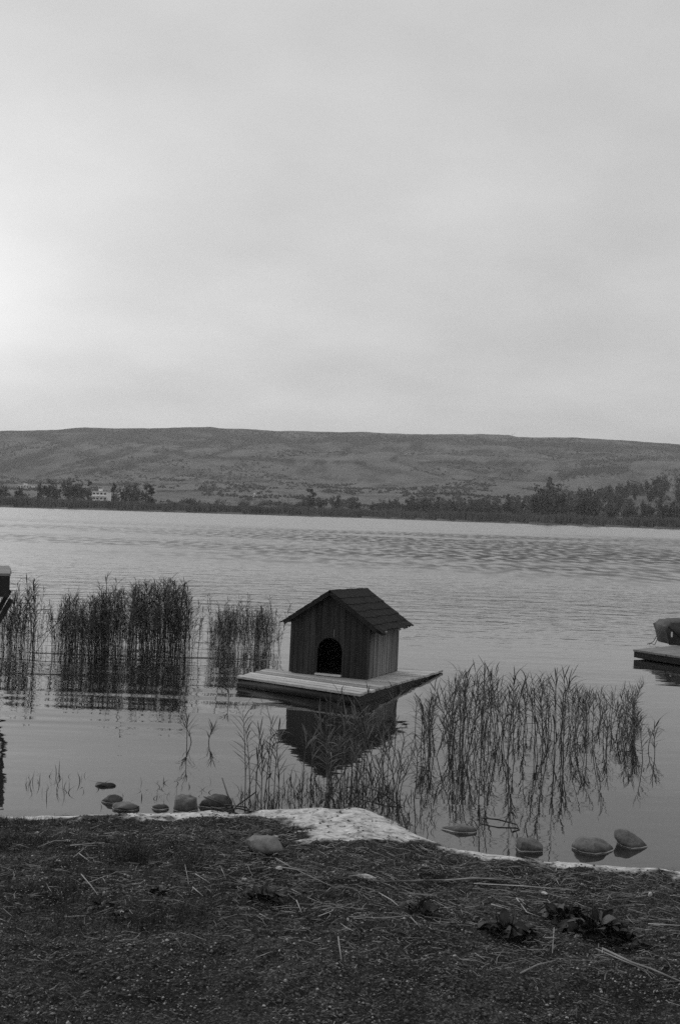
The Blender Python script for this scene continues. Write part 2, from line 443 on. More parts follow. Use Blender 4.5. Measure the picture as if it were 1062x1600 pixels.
# ------------------------------------------------------------------ far shore and hill
def shoreY(u): return np.interp(u, [-3000, -531, 0, 531, 3000], [300, 282, 312, 268, 250]) + 5 * (vn(u * .02, u * 0, 5) - .5)
TAN = lambda u: np.interp(u, [-3000, -531, -470, -400, -330, -201, -110, 0, 160, 259, 275, 350, 420, 531, 1100, 3000],
                          [70, 107, 110, 116.5, 118, 123.5, 122, 123, 125, 127.5, 125, 125.5, 124, 120.5, 100, 60]) / F
def terrain(u, y, fine=True):
    u = np.asarray(u, float); y = np.asarray(y, float)
    ys = shoreY(u)
    yr = 1500.0
    zr = CAM_H + TAN(u) * yr
    y0 = np.interp(u, [-531, -200, 200, 531], [620, 560, 470, 430])
    t = (y - y0) / (yr - y0); tc_ = np.clip(t, 0, 1)
    s = np.clip(y - ys, -30, 400)
    flat = np.where(s < 0, s * .08, .5 + s * .012)
    prof = .42 * tc_ + .22 * tc_ ** 2 + .36 * (.5 * sstep(.42, .62, tc_) + .5 * sstep(.72, 1.0, tc_))
    z = flat + (zr - flat) * prof
    z = z + 13 * np.exp(-((u - 640) / 260) ** 2 - ((y - 500) / 95) ** 2) * sstep(0, 60, s)
    z = z - np.where(y > yr, (y - yr) * .03, 0)
    if fine:
        x = u * y / F
        k = tc_ * (1 - sstep(.78, .97, tc_))
        gul = np.abs(fbm((x + .55 * y) * .012, (y - .3 * x) * .0035, 61, 3) - .5) * 2
        z = z + k * ((gul - .4) * 30 * (1 - sstep(.6, .95, tc_) * .6) + 5.5 * (sstep(.25, .8, (tc_ * 6 + .8 * vn(u * .004, u * 0, 66)) % 1.0) - (tc_ * 6 + .8 * vn(u * .004, u * 0, 66)) % 1.0) + (fbm(x * .02, y * .02, 64, 4) - .5) * 9)
        z = z + np.where(y > yr - 60, (fbm(x * .03, y * 0, 77, 4) - .5) * 3.2, 0)
    return z
us = np.concatenate([np.arange(-2600, -640, 40), np.arange(-640, 640, 3.0), np.arange(640, 2600, 40)])
ys_ = np.concatenate([np.linspace(235, 330, 26)[:-1], np.geomspace(330, 1540, 230), [1600, 1750, 2000, 2400, 3000]])
U, Yg = np.meshgrid(us, ys_)
Z = terrain(U, Yg)
Xg = U * Yg / F
me = mesh_np('hill', np.stack([Xg, Yg, Z], -1).reshape(-1, 3), grid_faces(len(us), len(ys_)), M_hill, True)
# scrub cover: gullies, strata ledges and field edges carry darker vegetation
y0 = np.interp(U, [-531, -200, 200, 531], [620, 560, 470, 430]); T = (Yg - y0) / (1500 - y0)
gul = np.abs(fbm((Xg + .55 * Yg) * .012, (Yg - .3 * Xg) * .0035, 61, 3) - .5) * 2
scr = .28 + .30 * sstep(.36, .05, gul) * sstep(.12, .35, T) * sstep(-60, -330, U - 60 * np.sin(U * .01))
scr = scr + .25 * sstep(.3, .05, gul) * sstep(.4, .8, T)
strata = fbm(U * .022 + T * 4, T * 42 + U * .008, 90, 3)
scr = scr + 1.35 * (strata - .5) * sstep(.2, .4, T)
scr = scr + .55 * sstep(.72, .9, T) * fbm(U * .02, T * 9, 92, 3)
scr = scr + .45 * (fbm(U * .05, T * 34, 94, 4) - .5)
# surveyed lines: gullies, ledges, hedges and tracks that carry scrub
VX = U; VY = -(Z - CAM_H) * F / Yg
HX = 531 + VX * math.cos(ROLL) - VY * math.sin(ROLL); HY = 798 + VX * math.sin(ROLL) + VY * math.cos(ROLL)
lines = [([(250, 690), (200, 705), (130, 728), (60, 746)], 5, .5), ([(335, 688), (290, 701), (240, 716), (190, 731), (120, 740)], 5, .55), ([(150, 682), (90, 700), (20, 724), (-30, 738)], 5, .45),
         ([(90, 680), (30, 699), (-30, 714)], 5, .4), ([(205, 700), (150, 716), (95, 730)], 3, .4), ([(425, 678), (395, 690), (370, 700), (335, 708)], 4, .5), ([(255, 703), (300, 713), (360, 716), (450, 719), (570, 724)], 3, .6),
         ([(380, 686), (420, 690), (500, 688), (620, 686), (740, 690), (900, 697), (1090, 703)], 4, .5), ([(535, 708), (560, 694), (582, 688)], 4, .45), ([(612, 716), (640, 700), (658, 694)], 4, .45), ([(600, 700), (700, 704), (800, 706), (900, 709), (1062, 716)], 2.5, .35),
         ([(876, 744), (900, 738), (930, 735), (978, 733)], 5, .7), ([(640, 722), (760, 723), (900, 722), (1000, 718)], 3, .4), ([(700, 735), (800, 738), (860, 742)], 3, .35), ([(960, 722), (1062, 714)], 3, .4),
         ([(245, 768), (330, 766), (420, 760)], 1.6, .5), ([(250, 757), (300, 755), (420, 752)], 1.4, .35), ([(120, 757), (165, 758), (240, 752)], 2, .5), ([(420, 745), (520, 748), (600, 752)], 3, .3), ([(60, 715), (0, 735), (-40, 745)], 4, .4), ([(1000, 700), (1090, 706)], 4, .4)]
for pl, w_, st in lines:
    dm = np.full(HX.shape, 1e9)
    for (ax_, ay_), (bx_, by_) in zip(pl, pl[1:]):
        t = np.clip(((HX - ax_) * (bx_ - ax_) + (HY - ay_) * (by_ - ay_)) / ((bx_ - ax_) ** 2 + (by_ - ay_) ** 2), 0, 1)
        dm = np.minimum(dm, np.hypot(HX - ax_ - t * (bx_ - ax_), (HY - ay_ - t * (by_ - ay_))))
    dm = dm + (fbm(U * .06, T * 40, 97, 3) - .5) * w_ * 2.2
    scr = scr + 1.5 * st * sstep(w_ * 1.2, w_ * .4, dm) * (.5 + fbm(U * .1, T * 60, 98, 2))
fields = np.floor(T * 40 + .02 * U + 1.5 * vn(U * .006, T * 0, 95)); fh = hash2(fields, np.floor(U * .011 + .3 * fields), 96)
scr = scr + (fh - .6) * .55 * sstep(.3, .2, T) * sstep(250, 120, U)
me.attributes.new('scrub', 'FLOAT', 'POINT').data.foreach_set('value', np.clip(scr, 0, 1).astype(np.float32).ravel())
hill = link('hill', me); tag(hill, 'long bare flat-topped hill with gullies behind the lake', kind='structure')

def tpos(px, y, dz=0.0):
    """a point on the terrain at depth y seen at photo column px"""
    u = px - 531.0
    z = float(terrain(u, y))
    for _ in range(3):
        v = (z - CAM_H) * F / y
        u = (px - 531.0) / math.cos(ROLL) + 0.0 + (-(v)) * math.tan(ROLL) * 0 + (-v) * math.sin(ROLL) * -1 * 0 + (0 if True else 0)
        u = ((px - 531.0) + v * math.sin(ROLL) * -1.0) / math.cos(ROLL)
        z = float(terrain(u, y))
    return Vector((u * y / F, y, z + dz))

# belt of reeds along the far waterline: thousands of upright blades in one body
n = 26000
uu = RNG.uniform(-720, 720, n); s = RNG.random(n) ** 1.2
yy = shoreY(uu) + 1.0 + s * np.interp(uu, [-531, 0, 531], [16, 12, 14])
hh = (1.5 + 1.3 * RNG.random(n)) * (.40 + .75 * fbm(uu * .035, s * 2, 31, 3))
zz_ = np.maximum(terrain(uu, yy, False), -.05); xx = uu * yy / F
w = RNG.uniform(.10, .30, n); lean = RNG.normal(0, .25, n)
an = RNG.uniform(-.9, .9, n); cx, cy = np.cos(an) * w, np.sin(an) * w
V = np.stack([np.stack([xx - cx, yy - cy, zz_ - .3], -1), np.stack([xx + cx, yy + cy, zz_ - .3], -1),
              np.stack([xx + lean + cx * .55, yy + cy, zz_ + hh * .8], -1), np.stack([xx + lean * 1.3, yy, zz_ + hh], -1)], 1)
o = link('reed_belt', mesh_np('reed_belt', V.reshape(-1, 3), np.arange(n * 4).reshape(-1, 4), M_shore))
tag(o, 'dark belt of reeds along the far waterline', kind='stuff')

# trees ------------------------------------------------------------
def crown_mesh(name, kind, seed, nleaf=420, mat=None):
    r = np.random.default_rng(seed)
    cl = []
    if kind == 'round':
        for _ in range(21):
            a = r.uniform(0, 6.28); rr = r.uniform(0, .36) ; z = r.uniform(.15, .84)
            rr *= 1.15 - abs(z - .5) * 1.2
            cl.append((rr * math.cos(a), rr * math.sin(a), z, r.uniform(.10, .19)))
    elif kind == 'tall':
        for _ in range(13):
            z = r.uniform(.14, .93); a = r.uniform(0, 6.28); rr = r.uniform(0, .10)
            cl.append((rr * math.cos(a), rr * math.sin(a), z, r.uniform(.06, .13) * (1.2 - .6 * z)))
    else:
        for _ in range(10):
            a = r.uniform(0, 6.28); rr = r.uniform(0, .5); z = r.uniform(.15, .68)
            cl.append((rr * math.cos(a), rr * math.sin(a), z, r.uniform(.16, .28)))
    cl = np.array(cl)
    k = r.integers(0, len(cl), nleaf)
    d = r.normal(size=(nleaf, 3)); d /= np.linalg.norm(d, axis=1)[:, None]
    p = cl[k, :3] + d * cl[k, 3:4] * (r.random((nleaf, 1)) ** .45)
    s = r.uniform(.022, .05, (nleaf, 1)) * (.7 if kind == 'tall' else 1.0)
    a = r.normal(size=(nleaf, 3)); a /= np.linalg.norm(a, axis=1)[:, None]
    b_ = np.cross(a, d); b_ /= np.linalg.norm(b_, axis=1)[:, None] + 1e-9
    q = np.stack([p - a * s, p + b_ * s * .8, p + a * s, p - b_ * s * .8], 1)
    return mesh_np(name, q.reshape(-1, 3), np.arange(nleaf * 4).reshape(-1, 4), mat or M_crown)
def trunk_mesh(kind, seed):
    r = random.Random(seed); mb = MB()
    top = {'round': .6, 'tall': .85, 'bush': .3}[kind]; w = {'round': .035, 'tall': .022, 'bush': .02}[kind]
    mb.tube([(0, 0, -.06), (.01, 0, top * .5), (-.01, .01, top)], [w, w * .7, w * .3], 5)
    for i in range(5):
        a = r.uniform(0, 6.28); z = top * r.uniform(.4, .8); l = r.uniform(.1, .26) * (.4 if kind == 'tall' else 1)
        mb.tube([(0, 0, z), (math.cos(a) * l, math.sin(a) * l, z + l * .8)], [w * .45, w * .15], 4)
    return mb.mesh('trunk', M_trunk)
PROTO = {k: [(crown_mesh('crown', k, 100 + 10 * j + i, 720 if k != 'bush' else 320), trunk_mesh(k, j)) for j in range(4)] for i, k in enumerate(('round', 'tall', 'bush'))}
PROTO['pale'] = [(crown_mesh('crown', 'bush', 180 + j, 260, M_crownp), None) for j in range(4)]
def tree(px, y, h_px, kind, label, group, parts=True, wide=1.0, name=None, pale=False):
    p = tpos(px, y, -.05)
    h = h_px / F * y
    crown, trunk = random.choice(PROTO['pale' if pale else kind])
    nm = name or {'round': 'tree', 'tall': 'poplar_tree', 'bush': 'bush'}[kind]
    rz = random.uniform(0, 6.28)
    if parts:
        t = empty(nm, p, rz); t.scale = (h * wide, h * wide, h)
        link('trunk', trunk, t); link('crown', crown, t)
    else:
        t = link(nm, crown, None, p, (0, 0, rz), (h * wide, h * wide, h))
    return tag(t, label, 'tree' if kind != 'bush' else 'bush', group)
G1 = 'trees on the far shore around the white buildings'
L1 = 'dark tree on the far shore near the white buildings'
for px, hp, k, w in [(4, 34, 'round', 1), (30, 30, 'round', .9), (62, 40, 'round', .8), (77, 46, 'round', .9), (86, 34, 'round', .9), (106, 45, 'round', .95), (116, 52, 'round', 1.0),
                     (126, 40, 'round', .9), (139, 40, 'tall', 1.1), (177, 38, 'tall', 1.2), (193, 36, 'round', .95), (206, 40, 'round', .95), (212, 36, 'round', .9), (228, 36, 'tall', 1.9), (236, 38, 'tall', 1.9)]:
    tree(px, float(shoreY(px - 531)) + random.uniform(30, 60), hp * random.uniform(.95, 1.05), k, L1, G1, True, w * .8)
LB = 'low dark bush in the row along the far shore'
for px in list(range(-4, 140, 11)) + list(range(168, 250, 14)):
    tree(px + random.uniform(-4, 4), float(shoreY(px - 531)) + random.uniform(18, 30), random.uniform(13, 22), 'bush', LB, 'bushes along the far shore', False, .6)
for px in sorted(random.sample(range(246, 480), 34)):
    tree(px, float(shoreY(px - 531)) + random.uniform(22, 34), random.uniform(13, 24), 'bush', 'small shrub in the gappy row along the far shore', 'small shrubs in the gappy row', False, random.uniform(.6, 1.0), 'shrub')
for px, hp, w in [(476, 30, .9), (484, 40, 1.5), (489, 34, 1.2), (500, 28, 1.0), (524, 34, .9), (556, 30, .9)]:
    tree(px, float(shoreY(px - 531)) + 26, hp, 'round' if w < 1.1 else 'tall', 'upright dark tree at the gappy end of the shore trees', 'upright trees between shrubs and forest', True, w * .8)
# the wood on the rising ground to the right
GW = 'trees of the wood on the far shore'
def wood_top(px): return np.interp(px, [540, 590, 640, 700, 770, 840, 900, 960, 1062, 1100], [30, 45, 120, 140, 140, 120, 210, 230, 250, 250])
cnt = 0
for px in np.arange(545, 1085, 7.2):
    reach = float(wood_top(px))
    for j in range(1 + int(reach / 50)):
        d = 24 + random.random() * reach
        k = random.choices(['round', 'tall', 'bush'], [.72, .10, .18])[0]
        tree(px + random.uniform(-4, 4), float(shoreY(px - 531)) + d, random.uniform(16, 30) * (1 if k != 'bush' else .7), k, ('slim tree' if k == 'tall' else 'low bushy tree' if k == 'bush' else 'dark rounded tree') + (' at the lower edge of the wood across the lake' if d < 70 else ' higher up in the wood across the lake'), GW, k != 'bush', random.uniform(.75, 1.05))
for px, d, hp in [(662, 30, 34), (793, 32, 42), (838, 36, 60), (857, 36, 72), (868, 40, 62), (845, 30, 44), (908, 30, 52), (920, 30, 60), (928, 34, 48), (900, 28, 40), (1030, 26, 44), (1050, 26, 46), (950, 26, 36), (1010, 28, 36)]:
    tree(px, float(shoreY(px - 531)) + d, hp, 'round', 'tall dark tree standing out from the wood across the lake', 'tall trees at the front of the wood', True, .8)
for px in range(560, 1080, 15):
    tree(px + random.uniform(-6, 6), float(shoreY(px - 531)) + random.uniform(16, 22), random.uniform(14, 26), 'bush', 'pale low bush in front of the wood across the lake', 'bushes in front of the wood', False, .75, None, True)
for px, y in [(800, 500), (806, 512), (825, 520), (847, 515), (864, 520), (735, 540), (770, 520), (790, 490), (718, 560), (912, 560), (760, 500), (700, 520)]:
    tree(px, y, random.uniform(11, 17), 'round', 'lone round tree on the pale slope above the wood', 'lone trees above the wood', True, .95)
# bushes dotted over the slope
GS = 'bushes dotted over the hillside'
bush_me = [crown_mesh('bush', 'bush', 300 + i, 60) for i in range(4)]
for i in range(110):
    px = random.uniform(-10, 1075); t = random.random() ** 1.3
    y = 560 + 640 * t
    if fbm(np.array([px * .02]), np.array([t * 6]), 44, 3)[0] < .45: continue
    p = tpos(px, y); hgt = random.uniform(1.8, 4.2)
    tag(link('bush', random.choice(bush_me), None, p, (0, 0, random.uniform(0, 6)), (hgt * 1.5, hgt * 1.5, hgt)), 'small dark bush dotted on the hillside', 'bush', GS)
n = 16000
uu = RNG.uniform(-640, 640, n); tt = RNG.random(n) ** .9; yy = 520 + 940 * tt
keep = fbm(uu * .015, tt * 14, 47, 4) > .52; uu, yy = uu[keep], yy[keep]; n = len(uu)
zz_ = terrain(uu, yy); xx = uu * yy / F
q = []
for k in range(3):
    s = RNG.uniform(.35, 1.1, n) ; ox, oz = RNG.normal(0, .7, n), RNG.uniform(.1, .9, n)
    q.append(np.stack([np.stack([xx + ox - s, yy, zz_ + oz - .4], -1), np.stack([xx + ox, yy - s * .5, zz_ + oz - .4], -1), np.stack([xx + ox + s, yy, zz_ + oz], -1), np.stack([xx + ox - s * .2, yy + .3 * s, zz_ + oz + s], -1)], 1))
q = np.concatenate(q)
o = link('scrub', mesh_np('scrub', q.reshape(-1, 3), np.arange(len(q) * 4).reshape(-1, 4), M_scrub)); tag(o, 'fine scrub growing over the hillside', kind='stuff')
# the lone tree on the skyline
p = tpos(801, 1490); tag(link('bush', bush_me[0], None, p, None, (9, 9, 6)), 'lone bush breaking the skyline of the hill', 'bush')

# white buildings on the far shore ---------------------------------
def building(px0, px1, ytop, ybase, y, label, floors, cols, cat='house'):
    for y in np.arange(330, 1300, 4.0):
        q_ = at_depth((px0 + px1) / 2, ybase, float(y))
        if q_.z <= float(terrain(q_.x * F / q_.y, float(y))): break
    y = float(y)
    a = at_depth(px0, ybase, y); c = at_depth(px1, ybase, y); t = at_depth((px0 + px1) / 2, ytop, y)
    w_, h_ = (c.x - a.x), t.z - a.z; dp_ = 9.0
    g = float(terrain((px0 + px1) / 2 - 531, y)); base = min(a.z, g) - .3
    r = empty('house', ((a.x + c.x) / 2, y, a.z)); tag(r, label, cat)
    MB().box((0, dp_ / 2, h_ / 2 + (base - a.z) / 2), (w_, dp_, h_ - (base - a.z))).obj('wall', M_white, r)
    MB().box((0, dp_ / 2, h_ + .12), (w_ + .5, dp_ + .5, .24)).obj('roof', M_roofm, r)
    MB().box((-w_ * .05, dp_ * .4, h_ + .7), (w_ * .22, 2, 1.0)).obj('stair_head', M_white, r)
    fh_ = h_ / floors
    for f_ in range(floors):
        MB().box((0, -.5, f_ * fh_ + .16), (w_ + .1, 1.0, .3)).obj('balcony', M_white, r)
        for k in range(cols):
            win = MB().box((-w_ / 2 + w_ * (k + .5) / cols, -.03, f_ * fh_ + fh_ * .58), (w_ / cols * .66, .12, fh_ * .36)).obj('window', M_glass, r)
    return r
building(144, 167, 768, 783, 420, 'white flat-roofed house with two rows of dark windows by the far trees', 2, 4)
building(184, 196, 770, 781, 470, 'smaller white house half hidden between dark trees', 2, 2)
building(393, 401, 773, 777, 520, 'tiny white shed alone on the open field', 1, 2, 'shed')
building(28, 50, 758, 764, 620, 'long low pale barn behind the shore bushes', 1, 5, 'barn')

# ------------------------------------------------------------------ the raft and the duck house
ZD = .09
HA = math.radians(-22.0)                   # yaw of the house front
TILT = math.radians(-2.1)                  # the raft sinks towards its far side
fr = at(573, 1062, ZD)                     # front corner of the house on the deck
RM = Matrix.Translation(fr) @ Matrix.Rotation(HA, 4, 'Z') @ Matrix.Rotation(TILT, 4, 'X')
RMi = RM.inverted()
def on_deck(px, py):
    o_ = RMi @ Vector((0, 0, CAM_H)); d = RMi.to_3x3() @ ray(px, py)
    t = -o_.z / d.z
    return o_ + d * t
A, B, Cc, Dd = on_deck(370, 1056), on_deck(560, 1084), on_deck(692, 1046.5), on_deck(418, 1044)
raft = empty('raft'); raft.matrix_world = RM
tag(raft, 'low floating raft of pale weathered boards carrying the little wooden house', 'raft')
BT = .028
def lerp(a, b_, t): return a + (b_ - a) * t
nb_front, nb_back = 6, 10
sF = .34
fracs = np.linspace(0, sF, nb_front + 1).tolist() + np.linspace(sF, 1, nb_back + 1)[1:].tolist()
AB = B - A
for i in range(nb_front + nb_back):
    s0, s1 = fracs[i] , fracs[i + 1]
    g = random.choice((.006, .009, .015, .019))
    e = random.uniform(-.012, .012)
    if i < nb_front:
        l0, l1 = lerp(A, Dd, s0 / sF), lerp(A, Dd, s1 / sF)
    else:
        k0, k1 = (s0 - sF) / (1 - sF), (s1 - sF) / (1 - sF)
        bl = Vector((-.99, .0, 0)); bl2 = Vector((-.95, 1.12, 0))
        l0, l1 = lerp(bl, bl2, k0), lerp(bl, bl2, k1)
    r0, r1 = lerp(B, Cc, s0), lerp(B, Cc, s1)
    d0 = (r0 - l0).normalized(); nrm = Vector((-d0.y, d0.x, 0))
    l0 = l0 - d0 * e; r0 = r0 + d0 * e; l1 = l1 - d0 * e; r1 = r1 + d0 * e
    l0 = l0 + nrm * g; r0 = r0 + nrm * g; l1 = l1 - nrm * g; r1 = r1 - nrm * g
    z = random.uniform(-.003, .002) - .001
    zq = [z + random.uniform(-.002, .002) for _ in range(4)]
    mb = MB().hexa([(l0.x, l0.y, -BT), (r0.x, r0.y, -BT), (r1.x, r1.y, -BT), (l1.x, l1.y, -BT)], [(l0.x, l0.y, zq[0]), (r0.x, r0.y, zq[1]), (r1.x, r1.y, zq[2]), (l1.x, l1.y, zq[3])])
    bo = mb.obj('deck_board', M_deck, raft, bevel=.002)
# dark log floats and cross beams below the boards
def beam(name, a, b_, zc, r, inset=0.0):
    MB().tube([(a.x, a.y, zc), ((a.x + b_.x) / 2, (a.y + b_.y) / 2, zc + .004), (b_.x, b_.y, zc)], [r, r * 1.05, r * .95], 9).obj(name, M_log, raft, True)
def inw(p, q, d): return p + (q - p).normalized() * d
beam('log_float', A + AB.normalized() * .02 + (Dd - A).normalized() * .065, B - AB.normalized() * .02 + (Cc - B).normalized() * .065, -.088, .058)
beam('log_float', lerp(A, Dd, 1.0) + AB.normalized() * .03 - (Dd - A).normalized() * .06, lerp(B, Cc, .45), -.088, .055)
beam('log_float', Vector((-.93, 1.02, 0)), lerp(B, Cc, .93) - AB.normalized() * .05, -.085, .05)
for t0, k in ((B, -.03), ):
    p0 = B - AB.normalized() * .035; p1 = Cc - AB.normalized() * .06
    MB().hexa([(p0.x - .03, p0.y, -.125), (p0.x + .03, p0.y, -.125), (p1.x + .03, p1.y, -.05), (p1.x - .03, p1.y, -.05)],
              [(p0.x - .03, p0.y, -BT - .001), (p0.x + .03, p0.y, -BT - .001), (p1.x + .03, p1.y, -BT - .001), (p1.x - .03, p1.y, -BT - .001)]).obj('side_beam', M_log, raft)
p0 = A + AB.normalized() * .045 + (Dd - A).normalized() * .02; p1 = Dd + AB.normalized() * .045
MB().hexa([(p0.x - .03, p0.y, -.12), (p0.x + .03, p0.y, -.12), (p1.x + .03, p1.y, -.12), (p1.x - .03, p1.y, -.12)],
          [(p0.x - .03, p0.y, -BT - .001), (p0.x + .03, p0.y, -BT - .001), (p1.x + .03, p1.y, -BT - .001), (p1.x - .03, p1.y, -BT - .001)]).obj('side_beam', M_log, raft)

# house: local x from front right corner (0) to the left (-Wd), y into the depth, z up
fl_ = on_deck(456, 1050)
Wd, Dp = .90, 1.02
RISE = .675
HW = .60                                    # wall height at the eaves
house = empty('duck_house'); house.matrix_world = RM @ Matrix.Translation((-Wd, 0, .002))
tag(house, 'small dark wooden duck house with arched doorway and shingled gable roof on the raft', 'duck house')
def gable(x): return HW + RISE * (Wd / 2 - abs(x - Wd / 2)) - .004
DX0, DX1, DH = .305, .600, .265
DR = (DX1 - DX0) / 2; DC = (DX0 + DX1) / 2
def arch(x):
    if x <= DX0 or x >= DX1: return 0.0
    return DH + math.sqrt(max(DR * DR - (x - DC) ** 2, 0)) * 1.0
PT = .02
fw = MB()                                   # a thin rail frame inside that carries the planks
for x0_, x1_, z in ((.03, DX0 - .03, .05), (DX1 + .03, Wd - .03, .05), (.03, Wd - .03, HW - .03)):
    fw.box(((x0_ + x1_) / 2, .035, z), (x1_ - x0_, .028, .05))
front = fw.obj('front_wall', M_inner, house)
nP = 13; pw = Wd / nP
for i in range(nP):
    x0_, x1_ = i * pw + .0018, (i + 1) * pw - .0018
    xs = [x0_ + (x1_ - x0_) * k / 6 for k in range(7)]
    top = [(x, gable(x)) for x in ([x0_, Wd / 2, x1_] if x0_ < Wd / 2 < x1_ else [x0_, x1_])]
    bot = []
    for x in sorted(xs + [q for q in (DX0, DX1) if x0_ < q < x1_]):
        if x in (DX0, DX1):
            ins = (x, DH); outp = (x, 0.0)
            bot += [outp, ins] if x == DX0 else [ins, outp]
        else: bot.append((x, arch(x)))
    # drop collinear zeros
    bb = [bot[0]] + [q for k, q in enumerate(bot[1:-1], 1) if not (q[1] == 0 and bot[k - 1][1] == 0 and bot[k + 1][1] == 0)] + [bot[-1]]
    dy = random.uniform(-.003, .003)
    MB().prism(bb + top[::-1], dy, PT + dy).obj('plank', M_wall_dark, front)
# sides and back
def side_wall(name, x, mat, npl):
    rails = MB()
    for z in (.05, HW - .04): rails.box((x + (.035 if x < .1 else -.035), Dp / 2, z), (.028, Dp - .09, .05))
    w_ = rails.obj(name, M_inner, house)
    p_ = (Dp - 2 * PT - .006) / npl
    for i in range(npl):
        dx = random.uniform(-.0028, .0028)
        MB().box((x + (PT / 2 if x < .1 else -PT / 2) + dx, PT + .003 + (i + .5) * p_, HW / 2 - .004), (PT, p_ - .0045, HW - .012 - random.uniform(0, .006))).obj('plank', mat, w_, bevel=.0015)
    return w_
side_wall('side_wall', Wd, M_wall_grey, 13)
side_wall('side_wall', 0.0, M_wall_dark, 13)
bw_ = MB().box((Wd / 2, Dp - .035, .05), (Wd - .09, .028, .05)).obj('back_wall', M_inner, house)
for i in range(nP):
    x0_, x1_ = i * pw + .002, (i + 1) * pw - .002
    top = [(x, gable(x)) for x in ([x0_, Wd / 2, x1_] if x0_ < Wd / 2 < x1_ else [x0_, x1_])]
    MB().prism([(x0_, 0), (x1_, 0)] + top[::-1], Dp - PT, Dp).obj('plank', M_wall_dark, bw_)
MB().box((Wd / 2, Dp / 2, .006), (Wd - 2 * PT - .01, Dp - 2 * PT - .01, .01)).obj('floor_board', M_inner, house)
MB().box((DC, -.012, .012), (DX1 - DX0 + .01, .05, .02)).obj('threshold', M_deck, house, bevel=.002)
MB().box((DC + .045, -.005, DH + DR + .055), (.010, .006, .085)).obj('peg', simple('weathered peg', .10, .16, 20), house)
for x in (-.002, Wd + .002):
    MB().box((x, -.004, HW / 2 - .01), (.03, .03, HW - .04)).obj('corner_post', M_wall_dark, house)
# roof
SA = math.atan(RISE); OVL, OVR, OVF = .085, .115, .06
for sgn in (-1, 1):
    ov = OVL if sgn < 0 else OVR
    sl_len = (Wd / 2 + ov) / math.cos(SA)
    roof = empty('roof_slope'); roof.parent = house
    # local: x down the slope, y along the ridge, z out of the roof
    ax = Vector((sgn * math.cos(SA), 0, -math.sin(SA))); ay = Vector((0, 1, 0)); az = Vector((sgn * math.sin(SA), 0, math.cos(SA)))
    Mx = Matrix((ax, ay, az)).transposed().to_4x4()
    roof.matrix_local = Matrix.Translation((Wd / 2, 0, HW + RISE * Wd / 2 + .003)) @ Mx
    RD = Dp + 2 * OVF
    mb = MB().box((sl_len / 2, Dp / 2, .009), (sl_len, RD, .018)); mb.obj('roof_board', M_barge, roof)
    mb = MB().box((sl_len / 2 + .002, -OVF - .009, .002), (sl_len - .012, .018, .044)); mb.obj('barge_board', M_barge, roof)
    mb = MB().box((sl_len / 2 + .002, Dp + OVF + .009, .002), (sl_len - .012, .018, .044)); mb.obj('barge_board', M_barge, roof)
    rows, colsn = 6, 7
    exp_ = (sl_len + .02) / rows; wsh = (RD + .03) / colsn
    for r_ in range(rows):
        off = (r_ % 2) * wsh * .5
        for c_ in range(colsn + (1 if off else 0)):
            ya = -OVF - .02 + c_ * wsh - off; yb = ya + wsh
            ya = max(ya, -OVF - .022); yb = min(yb, Dp + OVF + .022)
            if yb - ya < .03: continue
            g = .0016
            xa = r_ * exp_ - .01; xb = (r_ + 1) * exp_ + .012 + random.uniform(-.006, .01)
            if sgn > 0 and r_ == rows - 1: xb += random.uniform(-.03, .035)
            lift = random.uniform(.0005, .003); cut = .014
            z0 = .019; z1 = .019 + .005
            ys4 = [ya + g, ya + g + cut, yb - g - cut, yb - g]
            # hexagonal lower edge, butt lifted
            lo = [(xa, ya + g, z0), (xa, yb - g, z0), (xb - cut, yb - g, z1 + lift), (xb, ys4[2], z1 + lift), (xb, ys4[1], z1 + lift + random.uniform(-.003, .004)), (xb - cut, ya + g, z1 + lift)]
            hi = [(p[0], p[1], p[2] + .005) for p in lo]
            mbs = MB(); mbs.add(lo + hi, [(5, 4, 3, 2, 1, 0), (6, 7, 8, 9, 10, 11)] + [(k, (k + 1) % 6, (k + 1) % 6 + 6, k + 6) for k in range(6)])
            mbs.obj('shingle', M_shingle, roof)
    if sgn > 0:   # torn pale bits of board at the ragged eave
        for y_, l_ in ((.15, .05), (.19, .04), (.62, .09)):
            MB().box((sl_len + .012, y_, -.003), (.035, l_, .012)).obj('torn_edge', M_pale, roof)
        MB().box((sl_len + .02, .06, -.012), (.06, .14, .014), Matrix.Rotation(.12, 4, 'Y') if False else None).obj('loose_board', M_barge, roof)
mb = MB()
for k in range(7):
    y0_ = -OVF - .02 + k * (Dp + 2 * OVF + .04) / 7; y1_ = y0_ + (Dp + 2 * OVF + .04) / 7 + .01
    zr_ = HW + RISE * Wd / 2 + .036 + .003 * (k % 2)
    o_ = MB(); c_ = Wd / 2
    pts = [(c_ - .09, zr_ - .07), (c_, zr_), (c_ + .09, zr_ - .07), (c_ + .09, zr_ - .078), (c_, zr_ - .008), (c_ - .09, zr_ - .078)]
    o_.prism(pts, y0_, y1_).obj('ridge_shingle', M_shingle, house)

